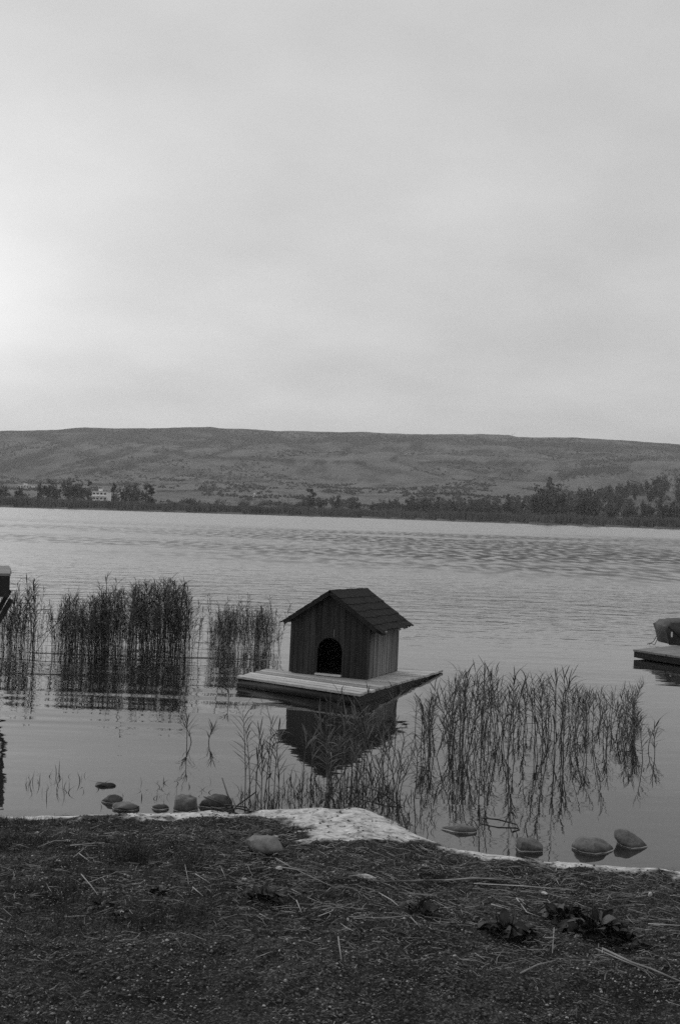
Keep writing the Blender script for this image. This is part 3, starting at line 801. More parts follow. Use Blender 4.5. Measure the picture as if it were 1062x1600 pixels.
# ------------------------------------------------------------------ jetty end at the left edge
jd = 10.5
jr = at_depth(16.5, 934, jd); jz1 = at_depth(16.5, 896, jd).z; jz0 = at_depth(16.5, 933, jd).z
jet = empty('jetty', (jr.x, jd, 0), math.radians(18))
tag(jet, 'end of a dark wooden jetty on a braced post above the reeds', 'jetty')
Lj, Dj = 2.6, 1.3
for k in range(8):
    y_ = (k + .5) * Dj / 8
    MB().box((-Lj / 2, y_, jz1 - .014), (Lj + random.uniform(-.01, .02), Dj / 8 - .01, .028)).obj('deck_board', M_jtop, jet, bevel=.002)
MB().box((-Lj / 2 - .01, .02, (jz0 + jz1) / 2 - .016), (Lj, .045, jz1 - jz0 - .034)).obj('fascia_board', M_jetty, jet, bevel=.003)
MB().box((-.03, Dj / 2 + .03, (jz0 + jz1) / 2 - .016), (.045, Dj - .05, jz1 - jz0 - .034)).obj('fascia_board', M_jetty, jet, bevel=.003)
MB().box((-Lj / 2 - .01, Dj - .02, (jz0 + jz1) / 2 - .016), (Lj, .045, jz1 - jz0 - .034)).obj('fascia_board', M_jetty, jet, bevel=.003)
for y_ in (.09, Dj - .09):
    MB().box((-.44, y_, (jz0 - .9) / 2), (.09, .09, jz0 + .9 - .002)).obj('post', M_jetty, jet)
    MB().box((-1.9, y_, (jz0 - .9) / 2), (.09, .09, jz0 + .9 - .002)).obj('post', M_jetty, jet)
    mb = MB(); a0 = Vector((-.012, y_ - .05, jz0 - .012)); a1 = Vector((-.44, y_ - .05, jz0 - .86))
    dv = (a1 - a0).normalized(); nv = Vector((-dv.z, 0, dv.x)) * .05
    mb.hexa([a0 + Vector((0, -.02, 0)), a0 + Vector((0, .02, 0)), a1 + Vector((0, .02, 0)), a1 + Vector((0, -.02, 0))],
            [a0 + nv + Vector((0, -.02, 0)), a0 + nv + Vector((0, .02, 0)), a1 + nv + Vector((0, .02, 0)), a1 + nv + Vector((0, -.02, 0))])
    mb.obj('brace', M_jetty, jet)

# ------------------------------------------------------------------ floating dock at the right edge
dz = .13
P0 = at(988, 1014.5, dz); Pn = at(1062, 1027.5, dz); Pf = at(1062, 1008, dz)
ex = (Pf - P0).normalized(); ey = Vector((-ex.y, ex.x, 0)); ey = -ey      # ex away to the right, ey towards us
dock = empty('floating_dock', (P0.x, P0.y, 0), math.atan2(ex.y, ex.x)); tag(dock, 'low floating dock with a grey board top by the open water', 'dock')
LX, LY = 2.6, 2.4
for k in range(9):
    MB().box((LX / 2, -(k + .5) * LY / 9, dz - .014), (LX + random.uniform(0, .02), LY / 9 - .008, .028)).obj('deck_board', M_jtop, dock, bevel=.002)
for y_, in ((-.03,), (-LY + .03,)): MB().box((LX / 2, y_, dz - .07), (LX - .04, .05, .08)).obj('beam', M_log, dock)
for x_ in (.03, LX - .03): MB().box((x_, -LY / 2, dz - .07), (.05, LY - .13, .08)).obj('beam', M_log, dock)
for y_ in (-.5, -1.9): MB().tube([(.10, y_, -.02), (LX - .1, y_, -.02)], .085, 10).obj('float_drum', M_log, dock, True)
# tarp-covered bundle standing on the dock
bd = at(1043, 1008.5, dz); bx, by_ = bd.x, bd.y
bun = empty('covered_bundle', (bx, by_ + .05, dz)); tag(bun, 'dark bundle under a slanting grey tarpaulin on the floating dock', 'bundle')
prof = [(.03, 0), (-.02, .16), (-.04, .27), (.02, .30), (.09, .345), (.30, .36), (.72, .34), (.86, .2), (.88, 0)]
nyb = 9; V = []; Fc = []
for j in range(nyb):
    t = j / (nyb - 1); k = math.sin(math.pi * (.12 + .76 * t)) ** .5
    for i, (x_, z_) in enumerate(prof):
        V.append((x_ + .03 * math.sin(7 * t + i), t * .62, z_ * (.72 + .28 * k) * (1 + .03 * math.sin(11 * t + 2 * i))))
npf = len(prof)
for j in range(nyb - 1):
    for i in range(npf - 1): Fc.append((j * npf + i, j * npf + i + 1, (j + 1) * npf + i + 1, (j + 1) * npf + i))
Fc += [tuple(range(npf))[::-1], tuple(range((nyb - 1) * npf, nyb * npf))]
MB().add(V, Fc).obj('tarpaulin', M_tarp, bun, True)
MB().tube([(.0, -.02, .27), (.10, -.025, .19), (.22, -.02, .07), (.34, -.01, .01)], .012, 6).obj('tie_band', M_log, bun, True)
MB().box((.055, -.022, .155), (.022, .01, .075)).obj('white_patch', M_strap, bun)
MB().tube([(-.04, 0, .26), (-.09, -.05, .23), (-.16, -.1, .12), (-.22, -.14, .01), (-.26, -.1, .03), (-.30, -.05, .01)], .006, 5).obj('rope', M_rope, bun, True)
MB().tube([(-.03, .1, .25), (-.13, .02, .16), (-.20, -.02, .05), (-.28, -.08, .01)], .005, 5).obj('rope', M_rope, bun, True)

# ------------------------------------------------------------------ stones
def stone_mesh(name, seed, mat, dims, blocky=0.0, lump=.26):
    bm = bmesh.new(); bmesh.ops.create_icosphere(bm, subdivisions=4, radius=1.0)
    v = np.array([q.co for q in bm.verts])
    if blocky:
        m_ = np.max(np.abs(v), axis=1)[:, None]; v = v * (1 - blocky) + v / m_ * blocky * .86
    r_ = 1 + lump * (fbm(v[:, 0] * 1.4 + v[:, 2] * .9 + seed * 3.1, v[:, 1] * 1.4 - v[:, 2] * .8, seed, 3) - .5) * 2
    rr = np.random.default_rng(seed)
    for _ in range(7):      # worn flats where the stone was chipped
        nn = rr.normal(size=3); nn /= np.linalg.norm(nn); dd = v @ nn; v = v - np.maximum(dd - rr.uniform(.66, .9), 0)[:, None] * nn * .8
    r_ += .06 * (fbm(v[:, 0] * 6 + v[:, 2] * 4, v[:, 1] * 6 - v[:, 2] * 3, seed + 9, 3) - .5)
    v = v * r_[:, None] * np.array(dims)
    for q, c_ in zip(bm.verts, v): q.co = c_
    me = bpy.data.meshes.new(name); bm.to_mesh(me); bm.free(); me.materials.append(mat)
    me.polygons.foreach_set('use_smooth', [True] * len(me.polygons))
    return me
def stone(px, py, wpx, hz, depth, rot, seed, mat, label, blocky=0.0, tilt=0.0, sink=.35, bank_=False, group=None):
    """px,py: where the middle of its front edge meets the water or ground"""
    p = on_bank(px, py) if bank_ else at(px, py, 0.0)
    half = wpx / F * p.y / 2
    d = Vector((p.x, p.y, 0)).normalized() * depth
    o_ = link('stone', stone_mesh('stone', seed, mat, (half, depth, hz / (2 - sink) if False else hz)), None)
    if blocky: o_.data = stone_mesh('stone', seed, mat, (half, depth, hz), blocky)
    z = gz(p.x, p.y) + hz * .72 if bank_ else hz * sink * -1 + hz * .3
    o_.location = (p.x + d.x, p.y + d.y, z); o_.rotation_euler = (0, tilt, rot)
    return tag(o_, label, 'stone', group)
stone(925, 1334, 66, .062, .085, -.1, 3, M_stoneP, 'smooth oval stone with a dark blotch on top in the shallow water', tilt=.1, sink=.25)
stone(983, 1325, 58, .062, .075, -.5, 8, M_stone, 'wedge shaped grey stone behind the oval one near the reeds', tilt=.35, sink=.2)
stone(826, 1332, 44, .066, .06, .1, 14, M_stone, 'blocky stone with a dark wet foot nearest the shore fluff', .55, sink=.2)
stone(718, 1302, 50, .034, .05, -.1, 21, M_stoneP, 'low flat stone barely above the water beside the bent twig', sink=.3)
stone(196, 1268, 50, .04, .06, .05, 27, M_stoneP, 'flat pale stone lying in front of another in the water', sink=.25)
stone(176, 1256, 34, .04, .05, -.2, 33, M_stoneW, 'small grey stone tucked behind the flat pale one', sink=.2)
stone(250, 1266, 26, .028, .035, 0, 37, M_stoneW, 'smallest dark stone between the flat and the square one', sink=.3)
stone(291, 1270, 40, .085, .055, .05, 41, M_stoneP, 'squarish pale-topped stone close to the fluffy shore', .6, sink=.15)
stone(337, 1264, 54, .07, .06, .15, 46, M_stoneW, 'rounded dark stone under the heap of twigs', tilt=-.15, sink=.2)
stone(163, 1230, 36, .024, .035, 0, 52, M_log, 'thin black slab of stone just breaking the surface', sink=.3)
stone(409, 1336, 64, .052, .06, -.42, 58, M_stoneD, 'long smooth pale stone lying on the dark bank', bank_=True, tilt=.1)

# ------------------------------------------------------------------ reeds
def leaf_strip(L, w, droop, seg=4):
    """blade along +x that rises and droops"""
    V = []; Fc = []
    for i in range(seg + 1):
        t = i / seg; ww = w * (math.sin(math.pi * min(t * .92 + .08, 1)) ** .7) * (1 - .25 * t)
        x_ = L * t; z_ = L * (.45 * t - droop * t * t)
        V += [(x_, -ww, z_ + ww * .4), (x_, 0, z_), (x_, ww, z_ + ww * .4)]
    for i in range(seg):
        a = i * 3; Fc += [(a, a + 3, a + 4, a + 1), (a + 1, a + 4, a + 5, a + 2)]
    return V, Fc
LEAF = []
for L, w, dr in ((.15, .0052, .1), (.18, .0056, .3), (.14, .005, .0), (.17, .0052, .55), (.11, .005, -.05)):
    v, f = leaf_strip(L, w, dr); mb = MB(); mb.v, mb.f = v, f
    me = bpy.data.meshes.new('leaf'); me.from_pydata(v, [], f); me.materials.append(M_reed); me.update(); LEAF.append(me)
def reed_proto(seed, nleaf):
    r = random.Random(seed)
    bx, by2 = r.uniform(-.09, .09), r.uniform(-.08, .08)
    pts = [(bx * t * t, by2 * t * t, t) for t in (-.25, 0, .25, .5, .75, 1.0)]
    mb = MB().tube(pts, [.0036, .0036, .0033, .003, .0024, .001], 5)
    stem = mb.mesh('stem', M_reed, True)
    lv = []
    for k in range(nleaf):
        t = .2 + .8 * ((k + r.random() * .7) / nleaf) ** .8
        lv.append((Vector((bx * t * t, by2 * t * t, t)), r.choice(LEAF), r.uniform(0, 6.28), r.uniform(-.6, .15) - .3 * t, r.uniform(.75, 1.2) * (1.1 - .35 * abs(t - .6))))
    return stem, lv
REED = [reed_proto(500 + i, random.Random(i).choice((14, 16, 18, 19))) for i in range(9)]
# the same reed with stem and leaves in one mesh, for the farther clumps
def joined(stem, lv):
    V = [tuple(v.co) for v in stem.vertices]; Fc = [tuple(p.vertices) for p in stem.polygons]
    for loc, me, rz, ry, s in lv:
        Mx = Matrix.Translation(loc) @ Euler((0, ry, rz)).to_matrix().to_4x4() @ Matrix.Scale(s, 4)
        n_ = len(V); V += [tuple(Mx @ v.co) for v in me.vertices]; Fc += [tuple(i + n_ for i in p.vertices) for p in me.polygons]
    me = bpy.data.meshes.new('reed'); me.from_pydata(V, [], Fc); me.materials.append(M_reed); me.update()
    return me
REEDJ = [joined(*r_) for r_ in REED]
REEDB = [joined(*reed_proto(540 + i, 24)) for i in range(9)]     # leafier, for the dense stand
def reed(px, py, hpx, label, group, parts=True, lean=.10, name='reed', leaf_keep=1.0):
    p = at(px, py, 0.0); hgt = hpx / F * p.y
    if lean == .10 and random.random() < .1: lean = .38; hpx *= .8      # bent and half-fallen stems
    k = random.randrange(len(REED)); rot = (random.gauss(0, lean), random.gauss(0, lean), random.uniform(0, 6.28))
    if not parts:
        return tag(link(name, REEDB[k], None, p, rot, (hgt * 1.2, hgt * 1.2, hgt)), label, 'reed', group)
    stem, lv = REED[k]
    o_ = empty(name, p); o_.rotation_euler = rot
    link('stem', stem, o_, None, None, (1, 1, hgt))
    for loc, me, rz, ry, s in lv:
        if random.random() > leaf_keep: continue
        link('leaf', me, o_, (loc.x, loc.y, loc.z * hgt), (0, ry, rz), s * (.6 + .5 * hgt))
    return tag(o_, label, 'reed', group)
# clump in the open water to the right of the house
def top_right(px): return np.interp(px, [640, 680, 710, 745, 790, 820, 870, 900, 950, 1000], [1110, 1075, 1055, 1035, 1045, 1065, 1050, 1080, 1105, 1135])
GR = 'reeds of the loose clump beyond the shore stones'
for i in range(150):
    c_ = random.choice([(715, 34), (745, 30), (785, 30), (850, 30), (890, 34), (945, 28), (672, 20), (980, 14)])
    px = min(max(random.gauss(*c_), 640), 990)
    py = random.uniform(1118, 1194) - (14 if px > 950 else 0)
    top = float(top_right(px)) + random.expovariate(1 / 36.0)
    reed(px, py, max(py - top, 40), 'slender dark reed in the loose clump standing beyond the shore stones', GR)
# in front of the raft, towards the bank
GC = 'reeds between the raft and the pale shore patch'
for i in range(40):
    px = random.choice([random.uniform(470, 640), random.gauss(560, 40)]); py = random.uniform(1178, 1252)
    reed(px, py, random.uniform(45, 120), 'thin reed standing in front of the raft', GC, True, .16)
for px, py, hpx in [(383, 1248, 140), (390, 1252, 118), (399, 1250, 108), (413, 1247, 128), (420, 1252, 100), (428, 1249, 112), (408, 1255, 84), (436, 1253, 90)]:
    reed(px, py, hpx, 'tall thin reed in the sparse row close to the twig heap', 'reeds in the sparse row by the twig heap', True, .05)
for px, py, hpx in [(1003, 1190, 60), (1012, 1170, 44), (1022, 1180, 34), (292, 1168, 46), (299, 1160, 30), (326, 1160, 26), (357, 1100, 26)]:
    reed(px, py, hpx, 'single thin reed standing apart in open water', 'single reeds standing apart', True, .05)
# the dense stand behind, nearer ones singly, the rest as one body
def top_left(px): return np.interp(px, [0, 30, 50, 75, 100, 130, 160, 200, 225, 260, 285, 300, 322, 330, 350, 375, 400, 420, 440], [930, 925, 900, 940, 930, 935, 925, 918, 908, 905, 912, 935, 965, 955, 948, 945, 950, 945, 950])
GL = 'reeds of the dense stand left of the house'
def left_spot():
    while True:
        px = random.choice([random.uniform(-40, 300), random.gauss(243, 36), random.gauss(240, 34), random.gauss(110, 22), random.gauss(350, 14), random.gauss(405, 18), random.gauss(30, 25), random.gauss(160, 20)])
        if px < 438 and not (302 < px < 328 and random.random() < .5) and not (42 < px < 80 and random.random() < .5): return px
for i in range(80):
    px = left_spot(); py = min(random.gauss(1018, 12), 1046); top = float(top_left(px)) + random.expovariate(1 / 18.0)
    reed(px, py, max(py - top, 40), 'dark reed in the dense stand beside the little house', GL, False, .06)
V, Fc = [], []
for i in range(980):
    px = left_spot(); py = random.uniform(990, 1034); top = float(top_left(px)) + random.expovariate(1 / 30.0)
    if i > 620: py = min(random.gauss(1014, 13), 1044); top = py - random.uniform(25, 70)
    elif random.random() < .07: top -= random.uniform(8, 26)
    p = at(px, py, 0); hgt = max(py - top, 35) / F * p.y
    Mx = Matrix.Translation(p) @ Euler((random.gauss(0, .09 if i % 9 else .45), random.gauss(0, .09 if i % 9 else .45), random.uniform(0, 6.28))).to_matrix().to_4x4() @ Matrix.Diagonal((hgt * 1.2, hgt * 1.2, hgt, 1))
    src = random.choice(REEDB); n_ = len(V)
    V += [tuple(Mx @ v.co) for v in src.vertices]; Fc += [tuple(k + n_ for k in p_.vertices) for p_ in src.polygons]
me = bpy.data.meshes.new('reed_bed'); me.from_pydata(V, [], Fc); me.materials.append(M_reedbed); me.update()
tag(link('reed_bed', me), 'dense dark mass of reeds behind the single stalks', kind='stuff')

# low sprouts along the waterline, one body
def blades(xs, ys, zs, hs, ws, leanx, leany):
    n = len(xs); a = RNG.uniform(0, np.pi, n); cx, cy = np.cos(a) * ws, np.sin(a) * ws
    mid = .5
    rows = []
    for t, wf in ((0, 1.0), (.5, .8), (1.0, 0.05)):
        bx = xs + leanx * t ** 1.8; by2 = ys + leany * t ** 1.8; bz = zs + hs * (t - .18 * t * t * (np.hypot(leanx, leany) / np.maximum(hs, 1e-3)))
        rows += [np.stack([bx - cx * wf, by2 - cy * wf, bz], -1), np.stack([bx + cx * wf, by2 + cy * wf, bz], -1)]
    V = np.stack(rows, 1)
    i = np.arange(n)[:, None] * 6
    Fq = np.concatenate([i + np.array([[0, 1, 3, 2]]), i + np.array([[2, 3, 5, 4]])])
    return V.reshape(-1, 3), Fq
pts = []
def add_spr(n, x0, x1, y0_, y1_, h0, h1):
    for _ in range(n):
        px, py = random.uniform(x0, x1), random.uniform(y0_, y1_); p = at(px, py, 0.0)
        pts.append((p.x, p.y, max(gz(p.x, p.y), -.01) if py > 1262 else -.01, random.uniform(h0, h1)))
add_spr(420, 375, 625, 1236, 1266, .02, .10)
add_spr(160, 440, 600, 1210, 1245, .03, .14)
add_spr(120, 600, 680, 1240, 1305, .02, .10)
add_spr(50, 40, 140, 1205, 1245, .02, .10)
add_spr(34, 220, 340, 1222, 1250, .02, .07)
add_spr(22, 150, 260, 1220, 1265, .02, .05)
q = np.array(pts)
v, f = blades(q[:, 0], q[:, 1], q[:, 2], q[:, 3], RNG.uniform(.0015, .004, len(q)), RNG.normal(0, .035, len(q)), RNG.normal(0, .03, len(q)))
tag(link('waterside_sprouts', mesh_np('waterside_sprouts', v, f, M_sprout)), 'low sprouts growing along the waterline', kind='stuff')

# twigs -------------------------------------------------------------
tw = [[(346, 1216, .13), (354, 1240, .08), (366, 1268, .01)], [(318, 1246, .08), (345, 1256, .06), (372, 1274, .0)], [(330, 1262, .05), (356, 1268, .05), (384, 1276, .01)],
      [(400, 1238, .10), (372, 1258, .05), (352, 1276, .0)], [(362, 1248, .07), (368, 1262, .05), (352, 1278, .01)], [(340, 1270, .02), (372, 1264, .06), (404, 1272, .02)], [(350, 1258, .05), (385, 1262, .04), (396, 1278, .0)]]
for pl in tw:
    ps = [at(x, y + z_ * 235, 0.0) + Vector((0, 0, z_)) for x, y, z_ in pl]
    o_ = MB().tube(ps, [.004, .005, .006], 5).obj('twig', M_twig, None, True); tag(o_, 'thin dark twig in the heap beside the rounded stone', 'twig', 'twigs heaped at the waterline')
ps = [at(752, 1283, 0) + Vector((0, 0, .02)), at(778, 1287, 0) + Vector((0, 0, .025)), at(806, 1291, 0) + Vector((0, 0, .012)), at(811, 1297, 0), at(800, 1300, 0) + Vector((0, 0, .003))]
tag(MB().tube(ps, [.004, .005, .005, .004, .003], 5).obj('twig', M_twig, None, True), 'long bent twig lying on the water beside the flat stone', 'twig')
ps = [at(560, 1236, 0) + Vector((0, 0, .05)), at(600, 1250, 0) + Vector((0, 0, .04)), at(628, 1262, 0)]
tag(MB().tube(ps, [.003, .005, .004], 5).obj('twig', M_twig, None, True), 'dark twig propped over sprouts at the edge of the pale patch', 'twig')

# ------------------------------------------------------------------ litter and plants on the bank
def scatter(n, margin=0.0):
    """points on the visible bank, uniform over the ground"""
    X_, Y_ = [], []
    while len(X_) < n:
        x_ = RNG.uniform(-2.5, 2.5, n); y_ = RNG.uniform(2.7, 7.1, n)
        ok = (y_ < shore_y(x_) - .03 - margin) & (np.abs(x_) < .345 * y_ + .25)
        ok &= fluff(x_, y_) < RNG.random(n) ** 2.0 * 1.05 + .02
        X_ += list(x_[ok]); Y_ += list(y_[ok])
    return np.array(X_[:n]), np.array(Y_[:n])
# gravel: small irregular chips
def chips(n, r0, r1, mat, name, label, sel=None):
    x_, y_ = scatter(n)
    if sel is not None:
        k = sel(x_, y_); x_, y_ = x_[k], y_[k]
    n = len(x_); z_ = ground_z(x_, y_)
    r_ = RNG.uniform(r0, r1, n) * (.6 + .8 * RNG.random(n) ** 3)
    base = np.array([(1, 0, 0), (0, 1, 0), (-1, 0, 0), (0, -1, 0), (0, 0, .7), (0, 0, -.6)], float)
    V = base[None] * r_[:, None, None] * RNG.uniform(.6, 1.3, (n, 6, 3))
    a = RNG.uniform(0, 6.28, n); ca, sa = np.cos(a)[:, None], np.sin(a)[:, None]
    V = np.stack([V[..., 0] * ca - V[..., 1] * sa, V[..., 0] * sa + V[..., 1] * ca, V[..., 2]], -1) + np.stack([x_, y_, z_ + r_ * .2], -1)[:, None]
    Ft = np.array([(0, 1, 4), (1, 2, 4), (2, 3, 4), (3, 0, 4), (1, 0, 5), (2, 1, 5), (3, 2, 5), (0, 3, 5)])
    Fc = (np.arange(n)[:, None, None] * 6 + Ft[None]).reshape(-1, 3)
    return tag(link(name, mesh_np(name, V.reshape(-1, 3), Fc, mat)), label, kind='stuff')
grass_m = lambda x_, y_: fbm(x_ * 1.5, y_ * 1.5, 200, 3)
chips(36000, .0028, .0085, M_gravel, 'gravel', 'loose dark gravel over the bank')
chips(8500, .0026, .0072, M_grit, 'pale_gravel', 'pale grit speckled over the bank', lambda x_, y_: sstep(.38, .62, fbm(x_ * 2.5, y_ * 2.5, 210, 4)) > RNG.random(len(x_)))
# straw litter
def straw(n, L0, L1, w0, w1, mat, name, label, sel=None, flat=.2):
    x_, y_ = scatter(n)
    if sel is not None:
        k = sel(x_, y_); x_, y_ = x_[k], y_[k]
    n = len(x_); a = RNG.normal(0, .75, n); L = RNG.uniform(L0, L1, n) / 2; w = RNG.uniform(w0, w1, n)
    ux, uy = np.cos(a), np.sin(a); bend = RNG.normal(0, .12, n) * L
    z0 = ground_z(x_ - ux * L, y_ - uy * L) + .006 + RNG.random(n) * .012; z1 = ground_z(x_ + ux * L, y_ + uy * L) + .006 + RNG.random(n) * .012
    zc = np.maximum(ground_z(x_, y_) + .006, (z0 + z1) / 2)
    def row(cx, cy, cz, k): return [np.stack([cx + uy * w * k, cy - ux * w * k, cz], -1), np.stack([cx, cy, cz + w * .9 * k], -1), np.stack([cx - uy * w * k, cy + ux * w * k, cz], -1)]
    R = row(x_ - ux * L, y_ - uy * L, z0, .8) + row(x_ - uy * bend, y_ + ux * bend, zc, 1) + row(x_ + ux * L, y_ + uy * L, z1, .5)
    V = np.stack(R, 1); i = np.arange(n)[:, None] * 9
    Fc = np.concatenate([i + np.array([q]) for q in ((0, 1, 4, 3), (1, 2, 5, 4), (3, 4, 7, 6), (4, 5, 8, 7))])
    return tag(link(name, mesh_np(name, V.reshape(-1, 3), Fc, mat)), label, kind='stuff')
mid = lambda x_, y_: sstep(3.7, 4.6, y_) * (1 - sstep(6.0, 6.4, y_ + .0 * x_)) * (.35 + .65 * sstep(-1.2, .3, x_)) * (.4 + 1.2 * fbm(x_ * 1.2, y_ * 2.5, 220, 3)) > RNG.random(len(x_)) * 1.0
straw(4200, .02, .09, .001, .0022, M_straw2, 'straw', 'old reed straw strewn over the bank', mid)
straw(1050, .02, .09, .0008, .0018, M_straw, 'pale_straw', 'pale bits of straw strewn over the bank', mid)
straw(9000, .006, .022, .0008, .0025, M_straw2, 'leaf_litter', 'short dry leaf litter over the bank', lambda x_, y_: sstep(.40, .62, fbm(x_ * 2.2, y_ * 2.2, 240, 4)) * .8 > RNG.random(len(x_)))
# grass: fine dark tufts in patches
x_, y_ = scatter(100000)
tuft_px = [(15, 1330, .30), (5, 1300, .22), (220, 1345, .26), (265, 1350, .2), (130, 1400, .12), (180, 1355, .16), (600, 1465, .08), (575, 1470, .06), (650, 1470, .07), (235, 1450, .08), (330, 1400, .1), (100, 1440, .12), (300, 1435, .14), (60, 1400, .16)]
dens = sstep(.46, .66, grass_m(x_, y_)) * .55 * sstep(.6, -.9, x_) + .12 * sstep(.5, .62, fbm(x_ * 4, y_ * 4, 230, 2))
hm = np.full(len(x_), .020)
for px, py, r_ in tuft_px:
    c_ = on_bank(px, py); g = np.exp(-((x_ - c_.x) ** 2 + ((y_ - c_.y) * .8) ** 2) / (r_ * r_)); dens = np.maximum(dens, g * .95 * sstep(.38, .58, fbm(x_ * 6, y_ * 6, 231, 3))); hm = hm + g * .05 * fbm(x_ * 5, y_ * 5, 232, 2) * 1.6
k = (RNG.random(len(x_)) < dens) & (fluff(x_, y_) < .2); x_, y_, hm = x_[k], y_[k], hm[k]
n = len(x_); hs = hm * RNG.uniform(.5, 1.35, n)
v, f = blades(x_, y_, ground_z(x_, y_) - .004, hs, RNG.uniform(.0008, .0018, n), RNG.normal(0, .5, n) * hs, RNG.normal(0, .5, n) * hs)
tag(link('grass', mesh_np('grass', v, f, M_grass)), 'dark fine grass growing in patches on the bank', kind='stuff')

# broad-leaved plants
def leaf_mesh(L, w, cup, curl, seed):
    r = random.Random(seed); V = []; Fc = []; ns = 6
    for i in range(ns + 1):
        t = i / ns; ww = w * math.sin(math.pi * (t * .93 + .05)) ** .6 * (1 + .12 * math.sin(9 * t + seed))
        x_ = L * t; z_ = L * (.5 * t - curl * t * t)
        for j in (-1, -.5, 0, .5, 1): V.append((x_, ww * j, z_ + cup * w * abs(j) + r.uniform(-.05, .05) * w))
    for i in range(ns):
        for j in range(4): a = i * 5 + j; Fc.append((a, a + 5, a + 6, a + 1))
    me = bpy.data.meshes.new('leaf'); me.from_pydata(V, [], Fc); me.materials.append(M_leaf); me.update()
    me.polygons.foreach_set('use_smooth', [True] * len(Fc)); return me
BL = [leaf_mesh(1.0, .30, .35, .55, 1), leaf_mesh(1.0, .38, .2, .8, 2), leaf_mesh(1.0, .30, .5, .35, 3), leaf_mesh(1.0, .44, .1, .95, 4)]
def herb(px, py, rpx, nl, label, tall=.6, stems=0):
    p = on_bank(px, py); R_ = .95 * rpx / F * p.y
    t = empty('broadleaf_plant', p); tag(t, label, 'plant')
    nl = int(nl * 1.7)
    for k in range(nl):
        a = k * 2.4 + random.uniform(-.4, .4); q = (k + .5) / nl
        rr = R_ * .6 * math.sqrt(q); L = R_ * random.uniform(.3, .55)
        link('leaf', random.choice(BL), t, (rr * math.cos(a), rr * .8 * math.sin(a), R_ * .16 * (1 - q) + random.uniform(0, .2) * R_ * tall), (random.uniform(-.9, .9), random.uniform(-1.0, .5) * tall - .3 * (1 - q), a + random.uniform(-.9, .9)), L)
    for k in range(stems):
        a = random.uniform(0, 6.28); h_ = R_ * random.uniform(.7, 1.05); d = R_ * .35
        MB().tube([(math.cos(a) * d * .4, math.sin(a) * d * .3, 0), (math.cos(a) * d, math.sin(a) * d * .6, h_ * .6), (math.cos(a) * d * 1.1, math.sin(a) * d * .6, h_)], [.003, .0025, .001], 5).obj('stem', M_leaf, t, True)
    return t
herb(410, 1408, 36, 26, 'rounded dark leafy clump standing alone below the long stone', .9)
herb(250, 1400, 30, 20, 'spiky low dark leafy plant between grass tufts')
herb(652, 1428, 42, 22, 'flat rosette of dark leaves in the straw')
herb(790, 1462, 52, 30, 'dark broad-leaved plant beside the largest one', .8, 4)
herb(880, 1440, 46, 28, 'dark broad-leaved plant between its two neighbours', .9, 2)
herb(935, 1462, 62, 36, 'largest dark broad-leaved plant with upright stems', .9, 4)
herb(985, 1478, 34, 14, 'low dark leaves at the end of the plant row')
herb(160, 1420, 24, 12, 'small dark leafy plant under a fallen stalk')
herb(190, 1432, 20, 9, 'tiny leafy plant with curled pale-edged leaves')

# fallen reed stalks that can be told apart
def stalk(pl, r_, label, mat=M_stalk, up=.012):
    ps = []
    for x_, y_ in pl:
        p = on_bank(x_, y_); ps.append(p + Vector((0, 0, up + r_ * .7)))
    o_ = MB().tube(ps, [r_ * .72] * (len(ps) - 1) + [r_ * .4], 6).obj('fallen_stalk', mat, None, True)
    return tag(o_, label, 'stalk')
stalk([(110, 1326), (164, 1321)], .0055, 'thick pale reed stalk lying flat near the fluffy shore')
stalk([(115, 1344), (137, 1326)], .004, 'shorter pale stalk crossing under the thick one')
stalk([(60, 1328), (85, 1318), (120, 1316)], .003, 'thin bent stalk beside the thick pale one')
stalk([(124, 1338), (140, 1350)], .003, 'short thin stalk pointing away from the crossing pair')
stalk([(127, 1377), (142, 1395), (153, 1410)], .0035, 'bent pale stalk leaning over a small leafy plant', up=.03)
stalk([(135, 1385), (168, 1370)], .003, 'faint stalk lying across the bent one')
stalk([(289, 1355), (295, 1386)], .003, 'pale upright-lying stalk above its broken half')
stalk([(301, 1391), (317, 1405)], .0035, 'broken lower half of the pale stalk')
stalk([(305, 1370), (328, 1385)], .003, 'short slanting stalk beside the broken one')
stalk([(346, 1362), (351, 1373)], .0035, 'stubby pale stalk among thin straw')
stalk([(430, 1345), (455, 1360), (486, 1366)], .004, 'pale stalk at the start of the straw pile')
stalk([(432, 1348), (480, 1372), (532, 1396)], .003, 'long thin stalk running out of the straw pile')
stalk([(440, 1360), (480, 1366)], .004, 'short thick stalk in the straw pile')
stalk([(463, 1412), (471, 1432)], .004, 'small bright stalk standing out below the straw pile')
stalk([(405, 1433), (423, 1443)], .0035, 'short bright stalk below the rounded clump')
stalk([(455, 1394), (470, 1402)], .003, 'tiny stalk next to the rounded clump')
stalk([(497, 1437), (520, 1428)], .003, 'curved thin stalk near the bright one')
stalk([(528, 1470), (533, 1506)], .0045, 'bright dry leaf stalk lying towards the water')
stalk([(520, 1376), (600, 1383), (700, 1380), (790, 1376)], .006, 'long dark-edged reed stem lying along the bank', M_straw2)
stalk([(680, 1382), (740, 1377), (800, 1380)], .006, 'broad pale reed stem beside the long dark-edged one')
stalk([(740, 1385), (820, 1390), (900, 1396)], .004, 'long straight stem behind the leafy plants')
stalk([(545, 1438), (600, 1440), (640, 1436)], .0035, 'thin level stem ending at the flat rosette')
stalk([(592, 1400), (612, 1412), (622, 1422)], .003, 'curved stem arching toward the flat rosette')
stalk([(641, 1438), (657, 1456)], .003, 'short pale stem below the flat rosette')
stalk([(726, 1424), (748, 1420)], .004, 'short stem pointing at the flat rosette')
stalk([(767, 1418), (794, 1426)], .0045, 'pale stem above the first broad-leaved plant')
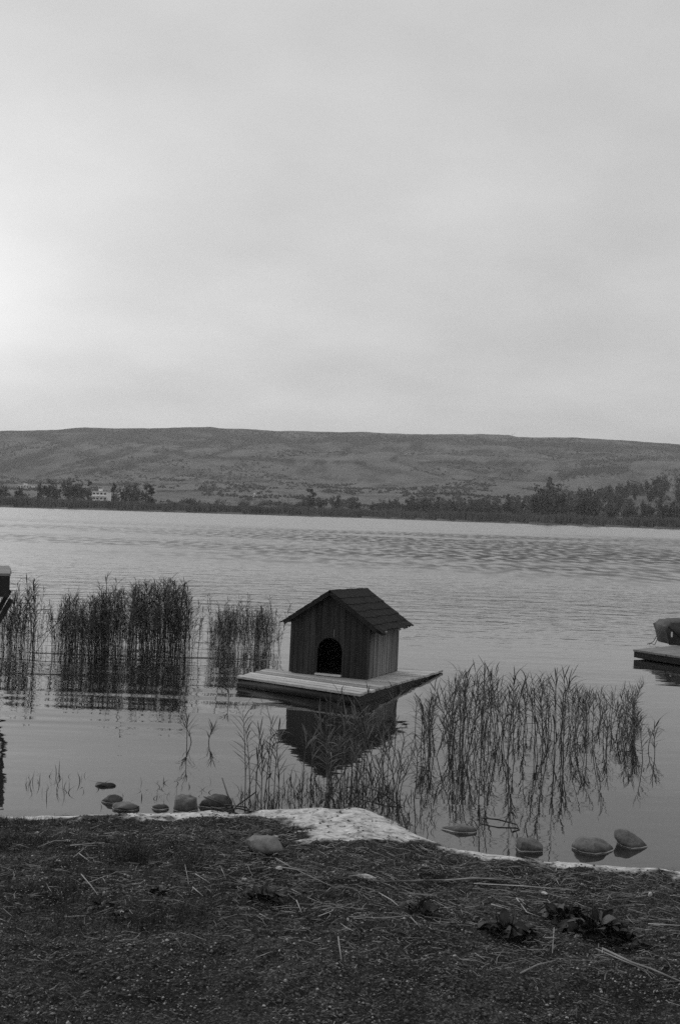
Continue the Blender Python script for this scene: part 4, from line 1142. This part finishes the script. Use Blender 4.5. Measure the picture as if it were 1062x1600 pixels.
stalk([(806, 1408), (822, 1430), (844, 1438)], .0035, 'bent stem between two broad-leaved plants')
stalk([(1012, 1449), (1068, 1452)], .005, 'level pale stem cut by the picture edge')
stalk([(940, 1488), (985, 1510), (1015, 1520), (1066, 1542)], .0065, 'long thick pale stem slanting below the largest plant')
stalk([(930, 1488), (975, 1508), (1005, 1520)], .004, 'thinner stem lying along the long thick one')
stalk([(812, 1527), (838, 1514), (865, 1507)], .0045, 'curved pale stem below the gap of the plants')
stalk([(850, 1471), (868, 1471)], .0045, 'short level stem among the broad leaves')
stalk([(865, 1455), (862, 1495)], .004, 'dry leaf stalk hanging between the broad leaves')
# scraps of pale fluff and pebbles, each by itself
def scrap(px, py, wpx, label, name='pale_pebble', mat=M_chip, cat='pebble', flat=.5):
    p = on_bank(px, py); r_ = wpx / F * p.y / 2
    o_ = link(name, stone_mesh(name, int(px), mat, (r_, r_ * .7, r_ * flat), 0, .25), None, p + Vector((0, 0, r_ * flat * .6)), (0, 0, random.uniform(0, 3)))
    return tag(o_, label, cat)
scrap(566, 1373, 44, 'flat scrap of white fluff lying on the straw', 'fluff_scrap', M_chip, 'fluff', .12)
scrap(436, 1360, 12, 'pale pebble at the end of the straw pile')
scrap(58, 1302, 8, 'white pebble near the thick pale stalk')
scrap(106, 1315, 8, 'white pebble directly above the thick pale stalk')
scrap(431, 1309, 9, 'pale pebble behind the long stone')
scrap(190, 1427, 10, 'pale pebble beside the tiny leafy plant')
scrap(850, 1397, 10, 'bright pebble above the middle broad-leaved plant')
scrap(1015, 1400, 8, 'bright chip beside the far end of the bank', flat=1.0)
scrap(382, 1375, 9, 'pale pebble above the rounded clump')
scrap(640, 1402, 8, 'white pebble above the flat rosette')

# ------------------------------------------------------------------ air
mh, nt, b = newmat('air haze'); nt.nodes.remove(b)
pv = N(nt, 'ShaderNodeVolumePrincipled', {'Density': .00022, 'Anisotropy': .2}); pv.inputs['Color'].default_value = (.92, .92, .92, 1)
nt.links.new(pv.outputs[0], nt.nodes['Material Output'].inputs['Volume'])
hz = MB().box((0, 1460, 79), (9000, 3200, 166)).obj('haze', mh); tag(hz, 'thin pale air over the lake and hill', kind='stuff')
